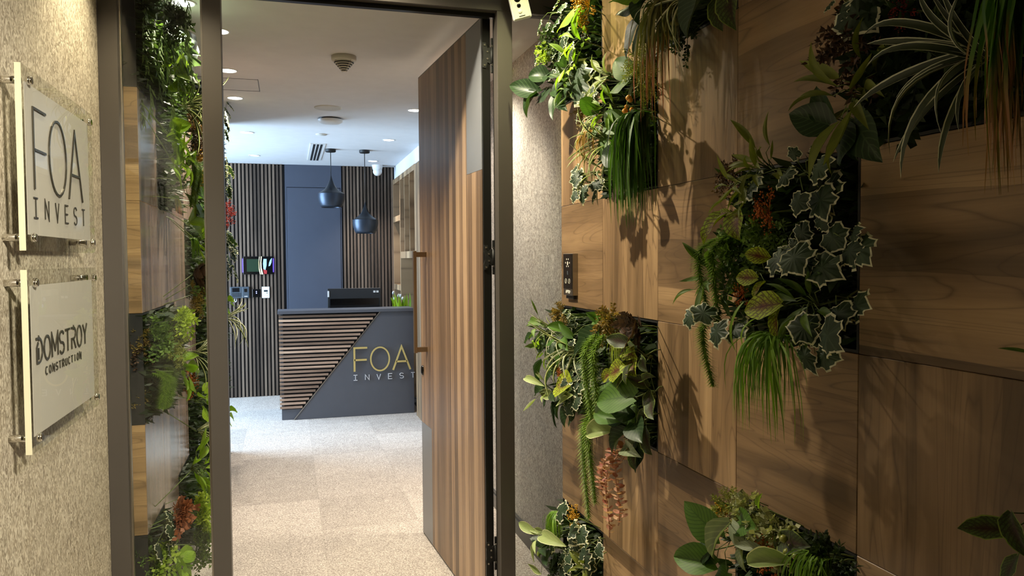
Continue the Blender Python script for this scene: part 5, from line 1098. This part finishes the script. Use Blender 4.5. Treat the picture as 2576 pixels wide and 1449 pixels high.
 ('R', 'grass_twotone', (0.878, 0.755, 1.845), 0.26, None, 'curtain of green grass with rusty tips at the edge of view', ()),
 ('R', 'philo_dark', (0.958, 1.176, 1.739), 1, 0, 'big dark leaves drooping at the corner of the darkest planter', [(0.014, -0.007, 0.04, -0.049, 0.021, 0.07, 0.8), (0.011, 0.004, 0.03, -0.016, 0.063, 0.04, 0.7), (0.042, -0.015, 0.03, 0.057, -0.08, 0.05, 0.75), (0.054, -0.003, 0.02, 0.116, -0.079, 0.02, 0.7), (0.043, -0.028, 0.01, 0.053, -0.071, 0.01, 0.7)]),
 ('R', 'lance_olive', (0.948, 1.115, 1.776), 1.3, 14, 'green bamboo leaves above the big dark hearts', ()),
 ('R', 'bush_brown', (0.958, 1.137, 1.863), 0.1, None, 'dark reddish bush at the outer edge of the darkest planter', ()),
 ('R', 'ivy_big', (0.938, 1.154, 1.941), 1.2, 1, 'pale-rimmed ivy above the dark reddish bush', [(0.022, -0.001, 0.01, 0.01, -0.045, 0.02, 1), (-0.008, 0.009, 0.01, -0.022, -0.008, 0.02, 0.7)]),
 ('R', 'flower_red', (0.948, 1.023, 1.889), 0.03, None, 'red bloom in the darkest planter', ()),
 ('R', 'bush_dark', (0.998, 1.03, 1.863), 0.14, None, 'shadowed small-leaved filler behind the big spider plant', ()),
 ('R', 'grass_green', (0.958, 2.712, 0.546), 0.12, None, 'mop of light green grass at the top of the lowest planter', ()),
 ('R', 'ivy', (0.978, 2.461, 0.512), 1.1, 8, 'white-edged ivy in the lowest planter', [(-0.13, 0.059, 0.04, -0.194, 0.076, 0.04, 1.2), (-0.01, 0.07, 0.04, -0.09, -0.025, 0.04, 0.5), (0.1, 0.034, 0.04, 0.064, -0.047, 0.04, 0.9), (0.121, 0.045, 0.02, 0.171, 0.024, 0.02, 0.8), (-0.017, 0.053, 0.03, 0.039, 0.024, 0.03, 1)]),
 ('R', 'flower_yellow', (0.978, 2.568, 0.571), 0.05, None, 'yellow flower sprigs under the lowest wood panel', ()),
 ('R', 'lance_pale', (0.928, 2.788, 0.439), 1, 2, 'pale broad leaves reaching over the dark baseboard', [(-0.013, -0.002, 0.02, -0.142, 0.004, 0.056, 0.26), (0.216, 0.031, -0.01, 0.02, 0.004, 0.01, 0.24), (-0.0, 0.008, -0.0, -0.094, -0.007, 0.01, 0.25), (-0.059, -0.027, 0.01, -0.066, -0.126, 0.02, 0.25), (0.056, -0.006, -0.0, -0.011, -0.091, 0.01, 0.3), (-0.042, -0.171, -0.0, -0.142, -0.168, 0.021, 0.25)]),
 ('R', 'bush_dark', (0.978, 2.748, 0.325), 0.07, None, 'dense dark sprigs low in the lowest planter', ()),
 ('R', 'lance_olive', (0.988, 2.432, 0.439), 1, 12, 'olive spear leaves low in the lowest planter', ()),
 ('R', 'philo_dark', (0.958, 2.736, 0.401), 0.9, 6, 'dark shaded leaves under the pale broad ones in the lowest planter', ()),
 ('R', 'ivy', (0.968, 2.612, 0.415), 1, 9, 'second ivy spray lower down in the lowest planter', ()),
 ('R', 'bush_green', (0.968, 2.764, 0.467), 0.06, None, 'green sprigs beside the light grass mop of the lowest planter', ()),
 ('R', 'hosta_mid', (0.958, 1.566, 0.844), 1, 0, 'three huge dark green leaves spreading from the bottom planter', [(0.026, 0.026, 0.03, -0.045, 0.08, 0.07, 0.75), (0.016, -0.047, 0.03, -0.074, -0.058, 0.08, 0.65), (0.034, -0.061, 0.01, -0.001, -0.109, 0.03, 0.9), (0.066, 0.068, -0.0, 0.149, 0.079, 0.01, 0.7)]),
 ('R', 'hosta_silver', (0.948, 1.517, 0.88), 1, 0, 'silver-backed folded leaves standing in the bottom planter', [(0.029, 0.032, 0.02, -0.017, -0.057, 0.03, 0.45), (0.016, 0.025, 0.01, 0.079, -0.031, 0.02, 0.45), (0.12, 0.01, 0.01, 0.067, -0.001, 0.03, 0.35), (0.079, -0.005, 0.02, 0.107, -0.041, 0.03, 0.3)]),
 ('R', 'philo_glossy', (0.938, 1.62, 0.798), 1, 0, 'glossy crinkled leaf between two huge dark leaves', [(0.061, 0.043, 0.02, -0.013, -0.006, 0.03, 0.8), (0.061, 0.033, 0.01, 0.016, -0.02, 0.02, 0.8)]),
 ('R', 'bush_needle', (0.978, 1.573, 0.919), 0.06, None, 'yellow-green ferny sprigs at the top of the bottom planter', ()),
 ('R', 'flower_yellow', (0.968, 1.583, 0.889), 0.04, None, 'mustard tuft beneath the ferny sprigs', ()),
 ('R', 'bush_round', (0.988, 1.5, 0.941), 0.06, None, 'small round-leaved trailing stems by the wood edge', ()),
 ('R', 'bush_round', (0.988, 1.404, 0.923), 0.075, None, 'cream-rimmed tiny round leaves deeper in the bottom planter', ()),
 ('R', 'hosta_lime', (0.968, 1.437, 0.962), 1, 0, 'single upright lime leaf in front of the wood edge', [(0.015, 0.006, 0.01, 0.023, 0.035, 0.01, 0.5)]),
 ('R', 'coleus_green', (0.968, 1.329, 0.918), 1, 0, 'wavy veined leaf beside the green berries', [(-0.019, 0.001, 0.01, 0.082, 0.028, 0.02, 0.45), (-0.025, -0.016, 0.01, -0.022, 0.011, 0.02, 0.4)]),
 ('R', 'flower_rust', (0.968, 1.396, 0.87), 0.05, None, 'rust brown tuft under the tiny round leaves', ()),
 ('R', 'hosta_pale', (0.948, 1.308, 0.892), 1, 0, 'grey-green leaf lying under the rust brown tuft', [(0.014, 0.006, 0.01, -0.085, -0.032, 0.03, 0.35)]),
 ('R', 'berry_green', (0.958, 1.288, 0.906), 0.05, None, 'yellow-green berry bunch in the bottom planter', ()),
 ('R', 'grass_green', (0.958, 1.22, 0.939), 0.14, None, 'arching fine grass beside the berry bunch', ()),
 ('R', 'bush_dark', (0.978, 1.222, 0.917), 0.08, None, 'dark fern cushion under the arching grass', ()),
 ('R', 'coleus_green', (0.938, 0.766, 1.144), 1, 0, 'blurred green leaf with a dark red centre near the picture edge', [(0.006, 0.005, 0.06, -0.03, 0.0, 0.1, 0.6), (0.008, 0.029, 0.06, 0.05, -0.009, 0.08, 0.4), (-0.0, -0.032, 0.04, 0.001, -0.066, 0.06, 0.6)]),
 ('R', 'lance_green', (0.938, 0.76, 1.379), 1, 0, 'single thin leaf tip at the picture edge on bare wood', [(0.028, 0.0, 0.06, -0.001, 0.004, 0.08, 0.12)]),
 ('L', 'vine', (-0.477, 3.176, 2.561), 0.54, 9, 'long trailing vines with paired leaves behind the glass', ()),
 ('L', 'bush_dark', (-0.42, 3.202, 2.397), 0.11, None, 'dark small-leaved bush high up behind the trailing vines', ()),
 ('L', 'hosta_dark', (-0.42, 3.345, 2.299), 1, 5, 'dark glossy leaves under the ceiling behind the glass', [(-0.158, 0.005, 0.0, -0.166, -0.062, 0.027, 0.7), (-0.037, 0.03, 0.02, 0.12, 0.007, 0.03, 0.6), (0.028, 0.071, 0.02, 0.432, 0.17, 0.03, 0.5)]),
 ('L', 'bush_green', (-0.42, 3.515, 2.258), 0.09, None, 'mid-green leafy sprigs above the striped spider plant', ()),
 ('L', 'hosta_lime', (-0.406, 3.176, 2.243), 0.9, 0, 'olive green heart leaves among the dark ones behind the glass', [(0.0, -0.009, -0.035, 0.006, 0.002, -0.001, 0.5), (0.001, -0.036, 0.006, 0.281, 0.021, 0.016, 0.4), (0.0, -0.105, -0.016, 0.115, -0.091, 0.026, 0.4)]),
 ('L', 'spider', (-0.39, 3.306, 2.108), 1.3, 22, 'white-striped spider plant behind the glass near the mid post', [(-0.024, -0.004, 0.0, 0.067, 0.032, 0.07, 0.08), (-0.001, -0.003, 0.0, -0.106, -0.08, 0.068, 0.08), (-0.06, -0.006, 0.0, -0.057, 0.08, 0.04, 0.08), (-0.025, -0.008, 0.0, 0.037, -0.111, 0.07, 0.08)]),
 ('L', 'hosta_lime', (-0.42, 3.185, 1.969), 1, 5, 'glowing yellow-green leaves behind the glass over the wood boxes', [(-0.009, 0.006, -0.013, -0.003, 0.068, 0.023, 0.7), (-0.009, -0.002, -0.006, 0.003, -0.005, 0.041, 0.8), (-0.009, -0.008, 0.015, 0.003, -0.028, 0.055, 0.6)]),
 ('L', 'lance_lime', (-0.42, 3.172, 1.885), 1.3, 16, 'light green pointed foliage under the glowing leaves', ()),
 ('L', 'lance_green', (-0.42, 3.382, 1.832), 1.2, 14, 'dense spear leaves above the red grass behind the glass', ()),
 ('L', 'tassel', (-0.39, 3.369, 1.911), 0.2, 2, 'green tassel hanging in front of the pale wood behind the glass', ()),
 ('L', 'grass_red', (-0.41, 3.176, 1.736), 0.07, None, 'short red grass tuft hanging over the grey wood box', ()),
 ('L', 'bush_brown', (-0.38, 3.557, 2.027), 0.11, None, 'dark red small-leaved bush next to the mid post', ()),
 ('L', 'flower_yellow', (-0.37, 3.587, 1.896), 0.08, None, 'yellow blossom cluster next to the mid post', ()),
 ('L', 'hosta_mid', (-0.4, 3.731, 1.743), 1, 4, 'dark green curled leaf with white edge by the mid post', [(-0.181, 0.014, 0.02, -0.042, -0.037, 0.04, 0.6), (-0.246, 0.05, 0.02, -0.061, 0.032, 0.04, 0.6)]),
 ('L', 'hosta_lime', (-0.42, 3.746, 1.655), 1, 2, 'drooping lime leaf over mossy grass behind the glass', [(-0.204, 0.008, 0.02, -0.094, -0.056, 0.05, 0.7), (-0.245, 0.007, 0.02, -0.116, 0.039, 0.03, 0.7)]),
 ('L', 'lance_lime', (-0.39, 3.763, 1.584), 1.4, 16, 'lime leafy sprays against the edge of the mid post', ()),
 ('L', 'grass_green', (-0.42, 3.736, 1.601), 0.1, None, 'fine green moss grass under the drooping lime leaf', ()),
 ('L', 'fern_brown', (-0.4, 3.6, 1.443), 0.1, None, 'brown and green feathery fern behind the glass', ()),
 ('L', 'bush_moss', (-0.4, 3.613, 1.356), 0.09, None, 'golden brown moss clump under the feathery fern', ()),
 ('L', 'bush_green', (-0.37, 3.666, 1.424), 0.12, None, 'green leaves crowding the mid post at eye height', ()),
 ('L', 'bush_lime', (-0.406, 3.179, 1.283), 0.08, None, 'bright lime round-leaved bush under the lower wood box', ()),
 ('L', 'hosta_dark', (-0.434, 3.176, 1.269), 1, 0, 'large grey leaf under the lower wood box', [(0.0, 0.016, -0.034, 0.012, -0.032, 0.033, 0.55), (0.0, 0.039, -0.048, 0.003, -0.007, -0.014, 0.3)]),
 ('L', 'bush_green', (-0.483, 3.17, 1.211), 0.1, None, 'pale conifer sprigs spreading under the lower wood box', ()),
 ('L', 'bush_needle', (-0.436, 3.176, 1.163), 0.09, None, 'yellowish conifer sprigs over the dark hanging needles', ()),
 ('L', 'bush_brown', (-0.563, 3.155, 1.171), 0.09, None, 'dark brown moss in the shade beside the frame post', ()),
 ('L', 'bush_moss', (-0.562, 3.164, 0.99), 0.07, None, 'dry golden moss on top of the lowest wood box', ()),
 ('L', 'tassel', (-0.48, 3.179, 1.089), 0.16, 5, 'dark green hanging needles over the lowest wood box', ()),
 ('L', 'spider', (-0.39, 3.382, 1.122), 1.2, 14, 'white-edged long blades sweeping towards the mid post', [(-0.2, 0.039, 0.002, -0.118, 0.055, 0.07, 0.1), (-0.2, 0.031, -0.002, -0.098, 0.001, 0.07, 0.1)]),
 ('L', 'hosta_lime', (-0.41, 3.176, 1.078), 0.9, 6, 'lime heart leaves below the long white-edged blades', ()),
 ('L', 'flower_rust', (-0.39, 3.236, 1.022), 0.06, None, 'orange blossoms hanging over the pale wood', ()),
 ('L', 'hosta_lime', (-0.39, 3.626, 0.884), 1, 8, 'bright ribbed leaves next to the mid post at desk height', ()),
 ('L', 'spider', (-0.38, 3.437, 0.791), 1.1, 16, 'thin silvery blades arching low behind the glass', ()),
 ('L', 'lance_lime', (-0.38, 3.276, 0.674), 1.4, 16, 'lime pointed leaves above the copper cluster', ()),
 ('L', 'bush_green', (-0.39, 3.626, 0.486), 0.12, None, 'rounded green bush near the carpet behind the glass', ()),
 ('L', 'bush_copper', (-0.425, 3.182, 0.533), 0.085, None, 'copper brown round-leaved cluster low behind the glass', ()),
 ('L', 'bush_lime', (-0.38, 3.443, 0.446), 0.1, None, 'lime small-leaved bush sitting near the carpet', ()),
 ('L', 'ivy', (-0.479, 3.179, 0.493), 1.3, 9, 'silvery ivy leaves under the copper cluster', ()),
 ('L', 'bush_green', (-0.38, 3.351, 0.344), 0.1, None, 'green fern mass casting shadow on the carpet', ()),
 ('L', 'bush_lime', (-0.503, 3.179, 0.38), 0.1, None, 'round-leaved lime plant at the bottom behind the glass', ()),
 ('L', 'hosta_lime', (-0.441, 3.182, 0.318), 1, 8, 'striped lime leaves at the very bottom behind the glass', ()),
 ('L', 'bush_moss', (-0.549, 3.158, 1.214), 0.08, None, 'olive moss in the dark planter beside the frame post', ()),
 ('L', 'bush_green', (-0.561, 3.158, 0.387), 0.09, None, 'shaded green sprigs at the bottom beside the frame post', ()),
 ('L', 'hosta_lime', (-0.42, 3.184, 1.961), 1.1, 6, 'second tier of glowing lime leaves hanging over the pale wood', ()),
 ('L', 'ivy', (-0.42, 5.559, 2.449), 1.6, 8, 'dark ivy edge showing past the mid post near the ceiling', ()),
 ('L', 'ivy', (-0.4, 5.336, 2.08), 1.6, 9, 'pale curled ivy showing past the mid post above the slats', ()),
 ('L', 'flower_red', (-0.38, 5.185, 1.791), 0.09, None, 'dark red sprigs peeking past the mid post', ()),
 ('L', 'ivy', (-0.4, 5.403, 1.595), 1.9, 14, 'silvery ivy leaves peeking out over the wall screen side', ()),
 ('L', 'hosta_lime', (-0.4, 5.437, 1.214), 0.8, 3, 'single lime leaf beside the time clock', ()),
 ('L', 'spider', (-0.4, 5.282, 1.133), 1.5, 14, 'white striped blades below the time clock', ()),
 ('L', 'hosta_lime', (-0.42, 5.577, 0.446), 0.9, 3, 'small lime leaf above the far carpet', ()),
]

for i_, row in enumerate(PLANTS): plant(i_, *row)

# white tulips standing on the desk's work surface
fp = thing('potted_tulips', 'small pot of white tulips behind the counter at the shelf end of the desk', 'flowers', (1.085, 7.90, 0.741))
obj('pot', MB().lathe([(0, 0), (.040, 0), (.055, .12), (.048, .12), (.044, .09), (0, .09)], 24), M['white'], fp)
Rt = random.Random(5); sg = []
tl = shared('tulip', lambda: MB().lathe([(0, -.5), (.32, -.42), (.5, -.1), (.46, .25), (.30, .55), (.14, .5), (0, .3)], 12).mesh('flower'), 'silver')
for k in range(5):
    a = k*1.3; p = Vector((.05*math.cos(a)-.02, .04*math.sin(a), .36+.03*(k % 3))); sg.append(((0, 0, .09), p))
    o = obj('flower', tl, None, fp); o.location = p; o.scale = (.026, .026, .034); o.rotation_euler = (Rt.uniform(-.4, .4), Rt.uniform(-.6, .2), 0)
stems(fp, sg, .002)
for k in range(14):
    a = k*2*PI/14; p = Vector((.01*math.cos(a), .01*math.sin(a), .09)); q = Vector((.10*math.cos(a), .08*math.sin(a), .36+.07*Rt.random()))
    put_leaf(fp, 'T', 'lance', k, 'l_lime', p, q, .14, (math.cos(a)*.3, math.sin(a)*.3, 1))
